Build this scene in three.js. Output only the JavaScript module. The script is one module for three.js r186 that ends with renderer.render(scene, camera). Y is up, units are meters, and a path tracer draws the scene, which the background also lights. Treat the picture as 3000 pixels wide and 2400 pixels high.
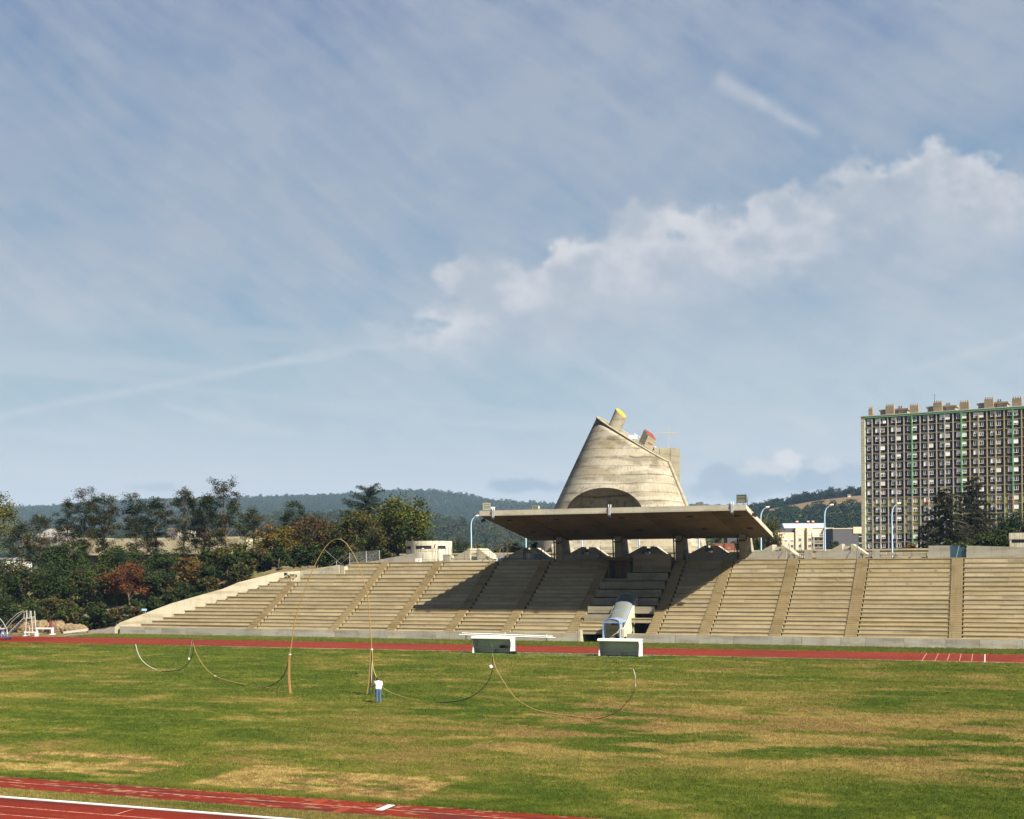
import * as THREE from 'three';
import { mergeGeometries } from 'three/addons/utils/BufferGeometryUtils.js';
import { MarchingCubes } from 'three/addons/objects/MarchingCubes.js';
import { Brush, Evaluator, SUBTRACTION } from 'three-bvh-csg';

// ------------------------------------------------------------------ camera, sky, sun, exposure
const EXPOSURE = 3.5;
const scene = new THREE.Scene();
const YAW = 20.97 * Math.PI / 180;
const camera = new THREE.PerspectiveCamera(2 * Math.atan(1650 / 3620) * 180 / Math.PI, 3000 / 3300, 0.5, 12000);
camera.rotation.order = 'YXZ';
camera.position.set(0, 9.2, 0);
camera.rotation.set(0, YAW, -0.007);
camera.setViewOffset(3000, 3300, 0, 0, 3000, 2400);
camera.updateProjectionMatrix();

const sunDir = new THREE.Vector3(0.653, 0.704, 0.279).normalize();
const sun = new THREE.DirectionalLight(new THREE.Color().setRGB(1, 0.925, 0.79), 5);
sun.position.copy(sunDir).multiplyScalar(300).add(new THREE.Vector3(-50, 0, -130));
sun.target.position.set(-50, 0, -130);
sun.castShadow = true;
sun.shadow.mapSize.set(4096, 4096);
Object.assign(sun.shadow.camera, { left: -160, right: 160, top: 160, bottom: -160, near: 1, far: 800 });
scene.add(sun, sun.target);

const renderer = new THREE.WebGLRenderer({ antialias: true });
renderer.toneMapping = THREE.LinearToneMapping;
renderer.toneMappingExposure = EXPOSURE;
renderer.shadowMap.enabled = true;

// ------------------------------------------------------------------ noise
function rng(seed) { let a = seed >>> 0; return () => { a = (a + 0x6D2B79F5) >>> 0; let t = Math.imul(a ^ (a >>> 15), 1 | a); t = (t + Math.imul(t ^ (t >>> 7), 61 | t)) ^ t; return ((t ^ (t >>> 14)) >>> 0) / 4294967296; }; }
const R = rng(20240611);
const rr = (a, b) => a + (b - a) * R();
const pick = (l) => l[Math.floor(R() * l.length)];
function h2(x, y, s) { let h = Math.imul(x, 374761393) + Math.imul(y, 668265263) + Math.imul(s, 2147483647 - 77); h = Math.imul(h ^ (h >>> 13), 1274126177); h ^= h >>> 16; h = Math.imul(h, 2246822519); return ((h ^ (h >>> 15)) >>> 0) / 4294967296; }
function vn(x, y, s = 0, p = 0) {
  let ix = Math.floor(x), iy = Math.floor(y); let fx = x - ix, fy = y - iy; let jx = ix + 1, jy = iy + 1;
  if (p) { ix = ((ix % p) + p) % p; iy = ((iy % p) + p) % p; jx = ((jx % p) + p) % p; jy = ((jy % p) + p) % p; }
  fx = fx * fx * (3 - 2 * fx); fy = fy * fy * (3 - 2 * fy);
  const a = h2(ix, iy, s), b = h2(jx, iy, s), c = h2(ix, jy, s), d = h2(jx, jy, s);
  return a + (b - a) * fx + (c - a) * fy + (a - b - c + d) * fx * fy;
}
function fbm(x, y, o, s = 0, p = 0, g = 0.5) { let v = 0, a = 1, t = 0; for (let i = 0; i < o; i++) { v += a * vn(x, y, s + i * 17, p); t += a; a *= g; x *= 2; y *= 2; if (p) p *= 2; } return v / t; }
const sst = (a, b, x) => { const t = Math.min(1, Math.max(0, (x - a) / (b - a))); return t * t * (3 - 2 * t); };
const lerp = (a, b, t) => a + (b - a) * t;
const mix3 = (a, b, t) => [lerp(a[0], b[0], t), lerp(a[1], b[1], t), lerp(a[2], b[2], t)];
function table(pts, x) { if (x <= pts[0][0]) return pts[0][1]; for (let i = 1; i < pts.length; i++) if (x <= pts[i][0]) { const [x0, y0] = pts[i - 1], [x1, y1] = pts[i]; return lerp(y0, y1, (x - x0) / (x1 - x0)); } return pts[pts.length - 1][1]; }

// ------------------------------------------------------------------ sky: blue air, cirrus veils, one bank of cumulus, old contrails
function skyColor(dx, dy, dz, fine) {
  const s = Math.sin(YAW), c = Math.cos(YAW);
  const fw = -s * dx - c * dz, rt = c * dx - s * dz;
  const el = Math.asin(Math.max(-1, Math.min(1, dy)));
  const e = Math.max(0, el * 57.2958);
  // clear air from horizon to zenith
  let col = mix3([0.58, 0.615, 0.665], [0.345, 0.485, 0.58], sst(2, 9, e));
  col = mix3(col, [0.205, 0.345, 0.51], sst(8, 14, e));
  col = mix3(col, [0.135, 0.195, 0.40], sst(14, 30, e));
  col = mix3(col, [0.06, 0.105, 0.25], sst(30, 80, e));
  const az = Math.atan2(rt, fw) * 57.2958, o = fine ? 6 : 4;
  // cirrus: a wide veil combed by the wind, its fibres falling to the right
  const p = az + 0.9 * Math.sin(e * 0.11) , q = -e;
  const along = p * 0.87 + q * 0.49, across = -p * 0.49 + q * 0.87, sway = (fbm(along * 0.05, across * 0.09, 3, 5) - 0.5) * 4;
  const veil = fbm(p * 0.06 + 4.2, q * 0.10 + 1.7, 4, 9), comb = fbm(along * 0.16 + 3, (across + sway) * 0.85, o, 23), fib = fbm(along * 0.42, (across + sway * 1.3) * 2.6, o, 31, 0, 0.6), mot = fbm(p * 0.9 + q * 0.3, q * 1.3, o, 37, 0, 0.6), patch = fbm(p * 0.28 + 9, q * 0.36, 4, 41);
  let ci = 0.14 + 0.52 * sst(0.28, 0.66, veil) + 0.55 * (comb - 0.5) + 0.42 * (fib - 0.5) + 0.30 * (mot - 0.5) + 0.55 * (patch - 0.5);
  ci = Math.max(0, Math.min(0.85, ci)) * sst(0.5, 7, e) * (1 - 0.75 * sst(27, 60, e));
  // low stripes of thin cloud towards the horizon
  ci = Math.max(ci, 0.6 * sst(0.40, 0.72, fbm(rt / Math.max(0.2, Math.abs(fw)) * 3.2 + e * 0.16, e * 0.9 + rt * 2, o, 47)) * sst(0.5, 3, e) * (1 - sst(9, 14, e)));
  col = mix3(col, mix3([0.58, 0.63, 0.68], [0.40, 0.455, 0.545], sst(5, 18, e)), ci);
  if (fw > 0.15) {
    const X = 1500 + rt / fw * 3620, Y = 1650 - dy / fw * 3620;
    // bank of cumulus drifting in from the right
    if (X > 900 && X < 5200 && Y > 100 && Y < 1300) {
      const top = table([[900, 1010], [1060, 960], [1250, 850], [1380, 775], [1520, 745], [1660, 710], [1830, 630], [2050, 600], [2300, 520], [2500, 440], [2700, 425], [2900, 470], [3200, 560], [4200, 640], [5200, 900]], X);
      const bot = table([[900, 1010], [1500, 1010], [1900, 930], [2300, 850], [2700, 800], [3000, 720], [4200, 800], [5200, 900]], X);
      const n = fine ? 7 : 4;
      const bill = (fbm(X / 120, Y / 100, n, 61, 0, 0.6) - 0.5), big = fbm(X / 330 + 5, Y / 260, 4, 71) - 0.5;
      const d = (Y - top) / 85 + bill * 3.4 + big * 2.2;
      const edge = sst(0.0, 0.7, d), low = 1 - sst(-0.3, 1.2, (Y - bot) / 170 + big * 1.2 + 0.45);
      const body = edge * low * sst(900, 1350, X) * (1 - sst(4200, 5200, X));
      const puff = fbm(X / 110, Y / 80, n, 83, 0, 0.55);
      const lit = sst(0.3, 0.75, puff) * (1 - 0.55 * sst(0, 3.2, d));
      const cc = mix3([0.46, 0.51, 0.585], [0.70, 0.71, 0.74], lit);
      col = mix3(col, cc, body * (0.44 + 0.50 * sst(0.2, 0.62, puff * 0.6 + big + 0.38)) * (1 - 0.45 * sst(1.2, 4.2, d)));
    }
    // small cumulus low over the right hill, slate streaks over the ridges
    const blob = (bx, by, w, h, k, tone, f) => {
      const q = 1 - Math.hypot((X - bx) / w, (Y - by) / h);
      if (q <= -0.3) return; const n = fbm(X / f, Y / (f * 0.8), fine ? 6 : 3, 97) - 0.5;
      col = mix3(col, tone, k * sst(0.0, 0.45, q + n * 1.3));
    };
    blob(2240, 1405, 330, 70, 0.7, [0.37, 0.46, 0.545], 70); blob(2440, 1400, 160, 50, 0.6, [0.40, 0.48, 0.56], 50); blob(2255, 1372, 90, 40, 0.8, [0.66, 0.67, 0.69], 34); blob(2318, 1352, 55, 32, 0.85, [0.72, 0.72, 0.73], 26); blob(2420, 1368, 80, 30, 0.7, [0.64, 0.66, 0.69], 34);
    blob(1530, 1424, 150, 26, 0.7, [0.34, 0.43, 0.52], 60); blob(455, 1418, 95, 14, 0.5, [0.38, 0.46, 0.54], 40); blob(2120, 1440, 150, 30, 0.5, [0.40, 0.47, 0.55], 60);
    // contrails
    const trail = (x0, y0, x1, y1, w0, w1, k, seed) => {
      const lx = x1 - x0, ly = y1 - y0, L = Math.hypot(lx, ly), t = ((X - x0) * lx + (Y - y0) * ly) / (L * L); if (t < -0.05 || t > 1.05) return;
      const bend = (fbm(t * 4, 0, 3, seed) - 0.5) * 22, dd = ((X - x0) * -ly + (Y - y0) * lx) / L + bend, w = lerp(w0, w1, t);
      const q = Math.exp(-((dd / w) ** 2)) * sst(-0.05, 0.06, t) * (1 - sst(0.85, 1.05, t)) * (0.45 + 0.8 * fbm(X / 40, Y / 40, 4, seed + 3));
      col = mix3(col, [0.62, 0.65, 0.69], Math.min(1, k * q));
    };
    trail(-700, 1335, 1080, 1010, 13, 10, 0.42, 101); trail(470, 1185, 900, 1275, 10, 16, 0.36, 103); trail(2105, 235, 2420, 410, 26, 15, 0.5, 107); trail(2650, 1110, 3400, 860, 14, 18, 0.35, 109); trail(820, 1060, 1300, 985, 8, 12, 0.35, 111);
  }
  if (dy < 0) { const t = sst(0, -0.25, dy); col = mix3(col, [0.11, 0.115, 0.085], t); }
  return col;
}
{
  const W = 4096, H = 2048, d = new Float32Array(W * H * 4);
  for (let j = 0; j < H; j++) {
    const el = ((j + 0.5) / H - 0.5) * Math.PI, sy = Math.sin(el), cy = Math.cos(el);
    const step = el > -0.05 && el < 0.75 ? 1 : 4;
    for (let i = 0; i < W; i++) {
      const az = ((i + 0.5) / W - 0.5) * 2 * Math.PI, dx = cy * Math.cos(az), dz = cy * Math.sin(az);
      const fw = -Math.sin(YAW) * dx - Math.cos(YAW) * dz, fine = step === 1 && fw > 0.72 * cy;
      const k = (j * W + i) * 4;
      if (!fine && (i % 4 || (j % 2 && j > 0))) { const s = i % 4 ? k - 4 : k - W * 4; d[k] = d[s]; d[k + 1] = d[s + 1]; d[k + 2] = d[s + 2]; d[k + 3] = 1; continue; }
      const c = skyColor(dx, sy, dz, fine);
      d[k] = c[0] / EXPOSURE; d[k + 1] = c[1] / EXPOSURE; d[k + 2] = c[2] / EXPOSURE; d[k + 3] = 1;
    }
  }
  const t = new THREE.DataTexture(d, W, H, THREE.RGBAFormat, THREE.FloatType);
  t.mapping = THREE.EquirectangularReflectionMapping; t.magFilter = THREE.LinearFilter; t.minFilter = THREE.LinearFilter; t.needsUpdate = true;
  scene.background = t; scene.environment = t;
}
scene.fog = new THREE.FogExp2(new THREE.Color().setRGB(0.42, 0.67, 1.0), 0.000062);
// ------------------------------------------------------------------ helpers
const used = {};
const numbered = (n) => { const k = used[n] = (used[n] ?? -1) + 1; return k ? `${n}_${String(k).padStart(3, '0')}` : n; };
function tag(o, label, category, group, kind) { if (label) o.userData.label = label; if (category) o.userData.category = category; if (group) o.userData.group = group; if (kind) o.userData.kind = kind; return o; }
function thing(name, label, category, pos = [0, 0, 0], turn = 0, group) {
  const o = new THREE.Group(); o.name = numbered(name); o.position.set(...pos); o.rotation.y = turn; scene.add(o);
  return tag(o, label, category, group);
}
function place(o, name, pos, turn, label, scale) { const c = o.clone(); c.name = numbered(name); c.position.set(...pos); c.rotation.y = turn; if (scale) c.scale.setScalar(scale); c.userData = { ...o.userData }; if (label) c.userData.label = label; scene.add(c); return c; }
// texture coordinates in metres, from the face that each triangle looks along
function metric(g, ox = 0, oy = 0) {
  g = g.index ? g.toNonIndexed() : g; if (!g.attributes.normal) g.computeVertexNormals();
  const p = g.attributes.position, n = p.count, uv = new Float32Array(n * 2);
  const a = new THREE.Vector3(), b = new THREE.Vector3(), c = new THREE.Vector3();
  for (let i = 0; i < n; i += 3) {
    a.fromBufferAttribute(p, i); b.fromBufferAttribute(p, i + 1).sub(a); c.fromBufferAttribute(p, i + 2).sub(a); b.cross(c);
    const x = Math.abs(b.x), y = Math.abs(b.y), z = Math.abs(b.z);
    for (let k = i; k < i + 3; k++) {
      const X = p.getX(k), Y = p.getY(k), Z = p.getZ(k);
      const q = y >= x && y >= z ? [X, Z] : x > z ? [Z, Y] : [X, Y];
      uv[2 * k] = q[0] + ox; uv[2 * k + 1] = q[1] + oy;
    }
  }
  g.setAttribute('uv', new THREE.BufferAttribute(uv, 2));
  for (const k of Object.keys(g.attributes)) if (!['position', 'normal', 'uv', 'color'].includes(k)) g.deleteAttribute(k);
  return g;
}
const join = (l) => (l.length === 1 ? l[0] : mergeGeometries(l.map((g) => (g.index ? g.toNonIndexed() : g))));
// geometry is given in world axes and moved into its thing's own axes; the uv is metric unless the geometry keeps its own
function part(name, geos, mat, parent, opt = {}) {
  let g = Array.isArray(geos) ? join(geos.map((x) => (opt.uv ? x : metric(x, opt.ox, opt.oy)))) : opt.uv ? geos : metric(geos, opt.ox, opt.oy);
  const m = new THREE.Mesh(g, mat); m.name = name; m.castShadow = m.receiveShadow = true;
  if (opt.kind) m.userData.kind = opt.kind; if (opt.label) m.userData.label = opt.label;
  if (parent) { if (opt.world !== false && parent.isGroup && !opt.local) g.translate(-parent.position.x, -parent.position.y, -parent.position.z); parent.add(m); } else { m.name = numbered(name); scene.add(m); }
  return m;
}
function single(name, geos, mat, label, category, group, opt = {}) { // a thing of one mesh, its origin at its base
  const m = part(name, geos, mat, null, opt); m.geometry.computeBoundingBox(); const b = m.geometry.boundingBox, c = b.getCenter(new THREE.Vector3());
  m.geometry.translate(-c.x, -b.min.y, -c.z); m.position.set(c.x, b.min.y, c.z); return tag(m, label, category, group, opt.kind);
}
const setting = (name, geos, mat, opt = {}) => { const m = part(name, geos, mat, null, opt); m.userData.kind = 'structure'; return m; };
const box = (x0, x1, y0, y1, z0, z1) => new THREE.BoxGeometry(Math.abs(x1 - x0), Math.abs(y1 - y0), Math.abs(z1 - z0)).translate((x0 + x1) / 2, (y0 + y1) / 2, (z0 + z1) / 2);
function poly(pts, holes = []) { const s = new THREE.Shape(pts.map((p) => new THREE.Vector2(...p))); for (const h of holes) s.holes.push(new THREE.Path(h.map((p) => new THREE.Vector2(...p)))); return s; }
const exZ = (pts, z0, z1, bev = 0) => new THREE.ExtrudeGeometry(poly(pts), { depth: z1 - z0 - 2 * bev, bevelEnabled: bev > 0, bevelSize: bev, bevelThickness: bev, bevelOffset: -bev, bevelSegments: 1, curveSegments: 1 }).translate(0, 0, z0 + bev);
const exX = (pts, x0, x1, bev = 0) => new THREE.ExtrudeGeometry(poly(pts.map(([z, y]) => [-z, y])), { depth: x1 - x0 - 2 * bev, bevelEnabled: bev > 0, bevelSize: bev, bevelThickness: bev, bevelOffset: -bev, bevelSegments: 1 }).rotateY(Math.PI / 2).translate(x0 + bev, 0, 0);
const exY = (pts, y0, y1) => new THREE.ExtrudeGeometry(poly(pts.map(([x, z]) => [x, -z])), { depth: y1 - y0, bevelEnabled: false }).rotateX(-Math.PI / 2).translate(0, y0, 0);
const V = (x, y, z) => new THREE.Vector3(x, y, z);
function tube(pts, r0, r1 = r0, sides = 6, seg = 0) { // a tapering tube through points
  const P = pts.map((p) => (p.isVector3 ? p : V(...p)));
  const cv = new THREE.CatmullRomCurve3(P), n = seg || Math.max(1, P.length === 2 ? 1 : (P.length - 1) * 3), pos = [], idx = [], nor = [];
  const fr = cv.computeFrenetFrames(n, false);
  for (let i = 0; i <= n; i++) {
    const t = i / n, c = P.length === 2 ? P[0].clone().lerp(P[1], t) : cv.getPoint(t), r = typeof r0 === 'function' ? r0(t) : lerp(r0, r1, t);
    for (let k = 0; k < sides; k++) { const a = k / sides * Math.PI * 2, d = fr.normals[i].clone().multiplyScalar(Math.cos(a)).addScaledVector(fr.binormals[i], Math.sin(a)); pos.push(c.x + d.x * r, c.y + d.y * r, c.z + d.z * r); nor.push(d.x, d.y, d.z); }
  }
  for (let i = 0; i < n; i++) for (let k = 0; k < sides; k++) { const a = i * sides + k, b = i * sides + (k + 1) % sides, c = a + sides, d = b + sides; idx.push(a, b, c, b, d, c); }
  const cap = (o, inv) => { for (let k = 1; k < sides - 1; k++) inv ? idx.push(o, o + k + 1, o + k) : idx.push(o, o + k, o + k + 1); };
  cap(0, true); cap(n * sides, false);
  const g = new THREE.BufferGeometry(); g.setAttribute('position', new THREE.Float32BufferAttribute(pos, 3)); g.setAttribute('normal', new THREE.Float32BufferAttribute(nor, 3)); g.setAttribute('uv', new THREE.Float32BufferAttribute(new Float32Array(pos.length / 3 * 2), 2)); g.setIndex(idx); return g;
}
const bar = (a, b, r, s = 6) => tube([a, b], r, r, s);
function gridMesh(nx, nz, f) { const pos = [], uv = [], idx = []; for (let j = 0; j <= nz; j++) for (let i = 0; i <= nx; i++) { const q = f(i / nx, j / nz); pos.push(q[0], q[1], q[2]); uv.push(q[3] ?? q[0], q[4] ?? -q[2]); } for (let j = 0; j < nz; j++) for (let i = 0; i < nx; i++) { const a = j * (nx + 1) + i, b = a + 1, c = a + nx + 1, d = c + 1; idx.push(a, c, b, b, c, d); } const g = new THREE.BufferGeometry(); g.setAttribute('position', new THREE.Float32BufferAttribute(pos, 3)); g.setAttribute('uv', new THREE.Float32BufferAttribute(uv, 2)); g.setIndex(idx); g.computeVertexNormals(); return g; }
const toS = (v) => { v = Math.min(1, Math.max(0, v)); return 255 * (v <= 0.0031308 ? 12.92 * v : 1.055 * v ** (1 / 2.4) - 0.055); };
function tex(w, h, f, size, linear) { // f(i, j) gives a linear colour; size is metres per repeat
  const d = new Uint8Array(w * h * 4);
  for (let j = 0; j < h; j++) for (let i = 0; i < w; i++) { const c = f(i, j), k = (j * w + i) * 4; if (linear) { d[k] = d[k + 1] = d[k + 2] = 255 * Math.min(1, Math.max(0, c)); } else { d[k] = toS(c[0]); d[k + 1] = toS(c[1]); d[k + 2] = toS(c[2]); } d[k + 3] = 255; }
  const t = new THREE.DataTexture(d, w, h); t.wrapS = t.wrapT = THREE.RepeatWrapping; t.magFilter = THREE.LinearFilter; t.minFilter = THREE.LinearMipmapLinearFilter; if (!linear) t.colorSpace = THREE.SRGBColorSpace;
  if (size) t.repeat.set(1 / size[0], 1 / size[1]); t.needsUpdate = true; return t;
}
const C = (r, g, b) => new THREE.Color().setRGB(r, g, b);
const std = (c, rough = 0.85, o = {}) => new THREE.MeshPhysicalMaterial({ color: Array.isArray(c) ? C(...c) : c, roughness: rough, specularIntensity: rough > 0.79 ? 0.06 : 0.8, ...o });

// ------------------------------------------------------------------ materials
const concreteMap = tex(1024, 1024, (i, j) => { // board-marked, rain-streaked, patchy; 12 m by 6 m
  const x = i / 1024, y = j / 1024;
  const cloud = fbm(x * 8, y * 8, 4, 3, 8), blot = fbm(x * 3, y * 3, 4, 13, 3), fine = h2(i, j, 5), mid = vn(x * 256, y * 256, 41, 256);
  const streak = fbm(x * 96, y * 3, 3, 19, 0) * 0.6 + 0.4 * vn(x * 200, y * 4, 29, 0);
  const dirt = sst(0.52, 0.75, fbm(x * 6 + 9, y * 12, 5, 37, 6));
  let k = 0.80 + 0.24 * (cloud - 0.5) + 0.2 * (blot - 0.5) + 0.10 * (fine - 0.5) + 0.12 * (mid - 0.5) - 0.13 * sst(0.55, 0.8, streak);
  const w = sst(0.4, 0.7, fbm(x * 5, y * 5, 3, 53, 5));
  return [k * (1 - 0.16 * dirt), k * (0.985 - 0.20 * dirt - 0.015 * w), k * (0.95 - 0.27 * dirt - 0.04 * w)];
}, [12, 6]);
const concreteBump = tex(512, 512, (i, j) => 0.5 + 0.5 * (fbm(i / 16, j / 16, 4, 77, 32) - 0.5) + 0.3 * (h2(i, j, 9) - 0.5), [3, 3], true);
const conc = (r, g, b, o = {}) => std([r * 0.62, g * 0.62, b * 0.585], 0.93, { map: concreteMap, bumpMap: concreteBump, bumpScale: 0.012, ...o });
const M = {
  slab: [conc(0.46, 0.375, 0.235), conc(0.43, 0.35, 0.22), conc(0.48, 0.395, 0.255)],
  riser: [conc(0.56, 0.49, 0.35), conc(0.50, 0.44, 0.32), conc(0.61, 0.545, 0.415), conc(0.54, 0.465, 0.32), conc(0.48, 0.43, 0.33), conc(0.57, 0.505, 0.37)],
  stair: conc(0.40, 0.325, 0.20),
  wall: [conc(0.52, 0.505, 0.465), conc(0.48, 0.47, 0.435), conc(0.55, 0.535, 0.49)],
  pale: conc(0.56, 0.525, 0.44), parapet: conc(0.44, 0.43, 0.40), white: conc(0.66, 0.64, 0.58),
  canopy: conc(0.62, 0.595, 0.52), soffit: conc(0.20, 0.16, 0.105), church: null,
  black: std([0.012, 0.012, 0.014], 0.6), steel: std([0.10, 0.10, 0.11], 0.5, { metalness: 0.6 }), galv: std([0.42, 0.44, 0.46], 0.45, { metalness: 0.5 }),
  lampBlue: std([0.24, 0.35, 0.48], 0.5), frameBlue: std([0.12, 0.20, 0.36], 0.5), whitePaint: std([0.50, 0.50, 0.47], 0.5), cream: std([0.62, 0.60, 0.47], 0.6),
  glass: new THREE.MeshPhysicalMaterial({ color: C(0.86, 0.88, 0.84), roughness: 0.12, transmission: 0.85, thickness: 0, ior: 1.45 }),
  darkGlass: std([0.02, 0.024, 0.03], 0.12), rust: std([0.16, 0.06, 0.045], 0.8), bark: std([0.12, 0.095, 0.07], 0.95),
};
const noiseTint = (base, amt, size, seed, stretch = 1) => tex(256, 256, (i, j) => { const k = 1 + amt * (fbm(i / 16, j / 16 * stretch, 4, seed, 16) - 0.5) * 2 + amt * 0.5 * (h2(i, j, seed) - 0.5); return base.map((v) => v * k); }, [size, size]);
// ------------------------------------------------------------------ terrain
function groundY(x, z) { // the bowl of the stadium, the terrace behind the stand and the wooded bank at its left end
  const left = sst(-100, -114, x);
  const behind = 8.7 * sst(-143.5, -153, z);
  const bank = 7.6 * sst(-137, -166, z) + 0.5 * (fbm(x / 7, z / 7, 3, 201) - 0.5) * sst(-138, -150, z);
  let y = lerp(behind, bank, left) - 0.02;
  y += 3 * sst(-600, -1200, z);
  return y;
}
const dirtMap = tex(512, 512, (i, j) => { const a = fbm(i / 32, j / 32, 5, 211, 16), b = h2(i, j, 212), l = sst(0.5, 0.7, fbm(i / 8, j / 8, 4, 213, 64)); return mix3(mix3([0.10, 0.075, 0.045], [0.055, 0.065, 0.022], sst(0.4, 0.62, a)), [0.17, 0.09, 0.045], l * 0.5).map((v) => v * (0.75 + 0.5 * b)); }, [9, 9]);
{
  const xs = [], zs = [];
  for (let x = -6500; x < -220; x += 400) xs.push(x); for (let x = -220; x <= 60; x += 3) xs.push(x); for (let x = 90; x <= 4500; x += 300) xs.push(x);
  for (let z = 400; z > -120; z -= 40) zs.push(z); for (let z = -120; z >= -180; z -= 1.5) zs.push(z); for (let z = -200; z > -800; z -= 60) zs.push(z); for (let z = -800; z >= -7000; z -= 400) zs.push(z);
  const g = gridMesh(xs.length - 1, zs.length - 1, (u, v) => { const x = xs[Math.round(u * (xs.length - 1))], z = zs[Math.round(v * (zs.length - 1))]; return [x, groundY(x, z), z]; });
  setting('ground', g, std([1, 1, 1], 0.97, { map: dirtMap }), { uv: true });
}
// ------------------------------------------------------------------ pitch
function pitchColor(x, z) {
  const mow = 0.5 + 0.5 * Math.sin(x * 0.42 + 0.6 * Math.sin(z * 0.13)), big = fbm(x / 14, z / 7, 4, 301), mid = fbm(x / 3.2, z / 1.5, 4, 311), fine = fbm(x / 0.5, z / 0.4, 3, 321), grit = h2(Math.round(x * 22), Math.round(z * 26), 331);
  let g = mix3([0.029, 0.045, 0.0055], [0.058, 0.068, 0.0095], sst(0.3, 0.7, mid * 0.55 + fine * 0.35 + 0.06 * mow));
  g = mix3(g, [0.078, 0.074, 0.014], 0.55 * sst(0.45, 0.7, big));
  // burnt patches: everywhere thinly, thick to the right of the middle, and in two sheds of old covers at the near touchline
  let dry = 0.75 * sst(0.56, 0.72, mid * 0.7 + big * 0.3);
  const right = sst(-42, -22, x) * sst(-88, -74, z) * (1 - sst(-58, -51, z));
  dry = Math.max(dry, 1.0 * sst(0.42, 0.57, mid * 0.75 + big * 0.25) * right);
  const strip = (x0, x1, z0, z1) => sst(x0 - 0.4, x0 + 0.4, x) * (1 - sst(x1 - 0.12, x1 + 0.12, x)) * sst(z0 - 0.8, z0 + 0.8, z) * (1 - sst(z1 - 0.7, z1 + 0.1, z));
  const shed = Math.max(strip(-31.3, -20.8, -48.9, -43.1), strip(-60, -34.5, -49.4, -43.6) * 0.85);
  const bars = sst(0.33, 0.50, fbm(x / 3.0, z / 0.9, 4, 341));
  dry = Math.max(dry * (1 - shed), 1.25 * shed * bars);
  const straw = mix3([0.140, 0.102, 0.034], [0.112, 0.074, 0.029], sst(0.4, 0.65, fbm(x / 5, z / 3, 3, 351)));
  g = mix3(g, mix3(straw, [0.19, 0.142, 0.052], shed * 0.8 * sst(0.4, 0.7, fine)), Math.min(0.92, dry * (0.55 + 0.6 * fine)));
  const k = 0.80 + 0.28 * grit + 0.24 * (fine - 0.5);
  return g.map((v) => v * k);
}
const blades = tex(512, 512, (i, j) => 0.45 * vn(i / 3, j / 3, 361, 0) + 0.35 * h2(i, j, 362) + 0.3 * fbm(i / 32, j / 32, 3, 363, 16), [2.6, 2.6], true);
function turf(x0, x1, z0, z1, y, name, f, w, h, extra = {}) {
  const map = tex(w, h, (i, j) => f(lerp(x0, x1, (i + 0.5) / w), lerp(z1, z0, (j + 0.5) / h))); map.wrapS = map.wrapT = THREE.ClampToEdgeWrapping;
  const bump = blades.clone(); bump.repeat.set((x1 - x0) / 2.6, (z1 - z0) / 2.6);
  const g = new THREE.PlaneGeometry(x1 - x0, z1 - z0).rotateX(-Math.PI / 2).translate((x0 + x1) / 2, y, (z0 + z1) / 2);
  return setting(name, g, std([1, 1, 1], 0.95, { map, bumpMap: bump, bumpScale: 0.03, ...extra }), { uv: true });
}
turf(-128, 26, -119, -38.6, 0.004, 'grass_pitch', pitchColor, 2048, 2048);
const vergeColor = (x, z) => mix3(pitchColor(x * 1.3, z * 1.7), [0.060, 0.066, 0.012], 0.45);
turf(-112, 26, -136.4, -128.2, 0.003, 'grass_verge', vergeColor, 1536, 160);
// ------------------------------------------------------------------ running track
function redColor(x, z) {
  const wear = fbm(x / 7, z / 0.55, 4, 401), spot = fbm(x / 1.1, z / 0.7, 4, 411), fine = h2(Math.round(x * 15), Math.round(z * 30), 421), fade = fbm(x / 20, z / 4, 3, 431);
  let c = mix3([0.108, 0.0145, 0.0075], [0.090, 0.012, 0.0065], sst(0.35, 0.65, fade));
  c = mix3(c, [0.050, 0.011, 0.0085], 0.75 * sst(0.55, 0.74, wear));
  c = mix3(c, [0.125, 0.030, 0.019], 0.45 * sst(0.62, 0.78, spot));
  return c.map((v) => v * (0.85 + 0.3 * fine));
}
const trackMap = tex(2048, 512, (i, j) => redColor(lerp(-132, 26, i / 2048), lerp(-118.6, -128.9, j / 512))); trackMap.wrapS = THREE.ClampToEdgeWrapping; trackMap.wrapT = THREE.MirroredRepeatWrapping;
const trackMat = std([1, 1, 1], 0.85, { map: trackMap });
const track = (() => {
  const CX = -81.5, CZ = -78.65, R0 = 40.15, R1 = 50.2;
  const uv = (x, z) => [(x + 132) / 158, (z + 118.6) / -10.3];
  const g1 = gridMesh(1, 1, (u, v) => { const x = lerp(CX, 26, u), z = lerp(-128.85, -118.8, v); return [x, 0.012, z, ...uv(x, z)]; });
  const g2 = gridMesh(64, 2, (u, v) => { const a = Math.PI / 2 + u * Math.PI, r = lerp(R1, R0, v), x = CX + r * Math.cos(a), z = CZ - r * Math.sin(a); return [x, 0.012, z, (-81.5 - u * 60 + 132) / 158, lerp(1, 0, v)]; });
  const g3 = gridMesh(1, 1, (u, v) => { const x = lerp(-138, CX, u), z = lerp(-128.85, -118.8, v); return [x, 0.008, z, ...uv(Math.max(-131, x), z)]; });
  return setting('running_track', join([g1.toNonIndexed(), g2.toNonIndexed(), g3.toNonIndexed()]), trackMat, { uv: true });
})();
const linePaint = std([1, 1, 1], 0.8, { map: tex(256, 64, (i, j) => { const k = sst(0.3, 0.55, fbm(i / 6, j / 6, 4, 441, 0)); return mix3([0.24, 0.09, 0.06], [0.40, 0.385, 0.35], 0.35 + 0.65 * k); }, [6, 1.5]) });
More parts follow.
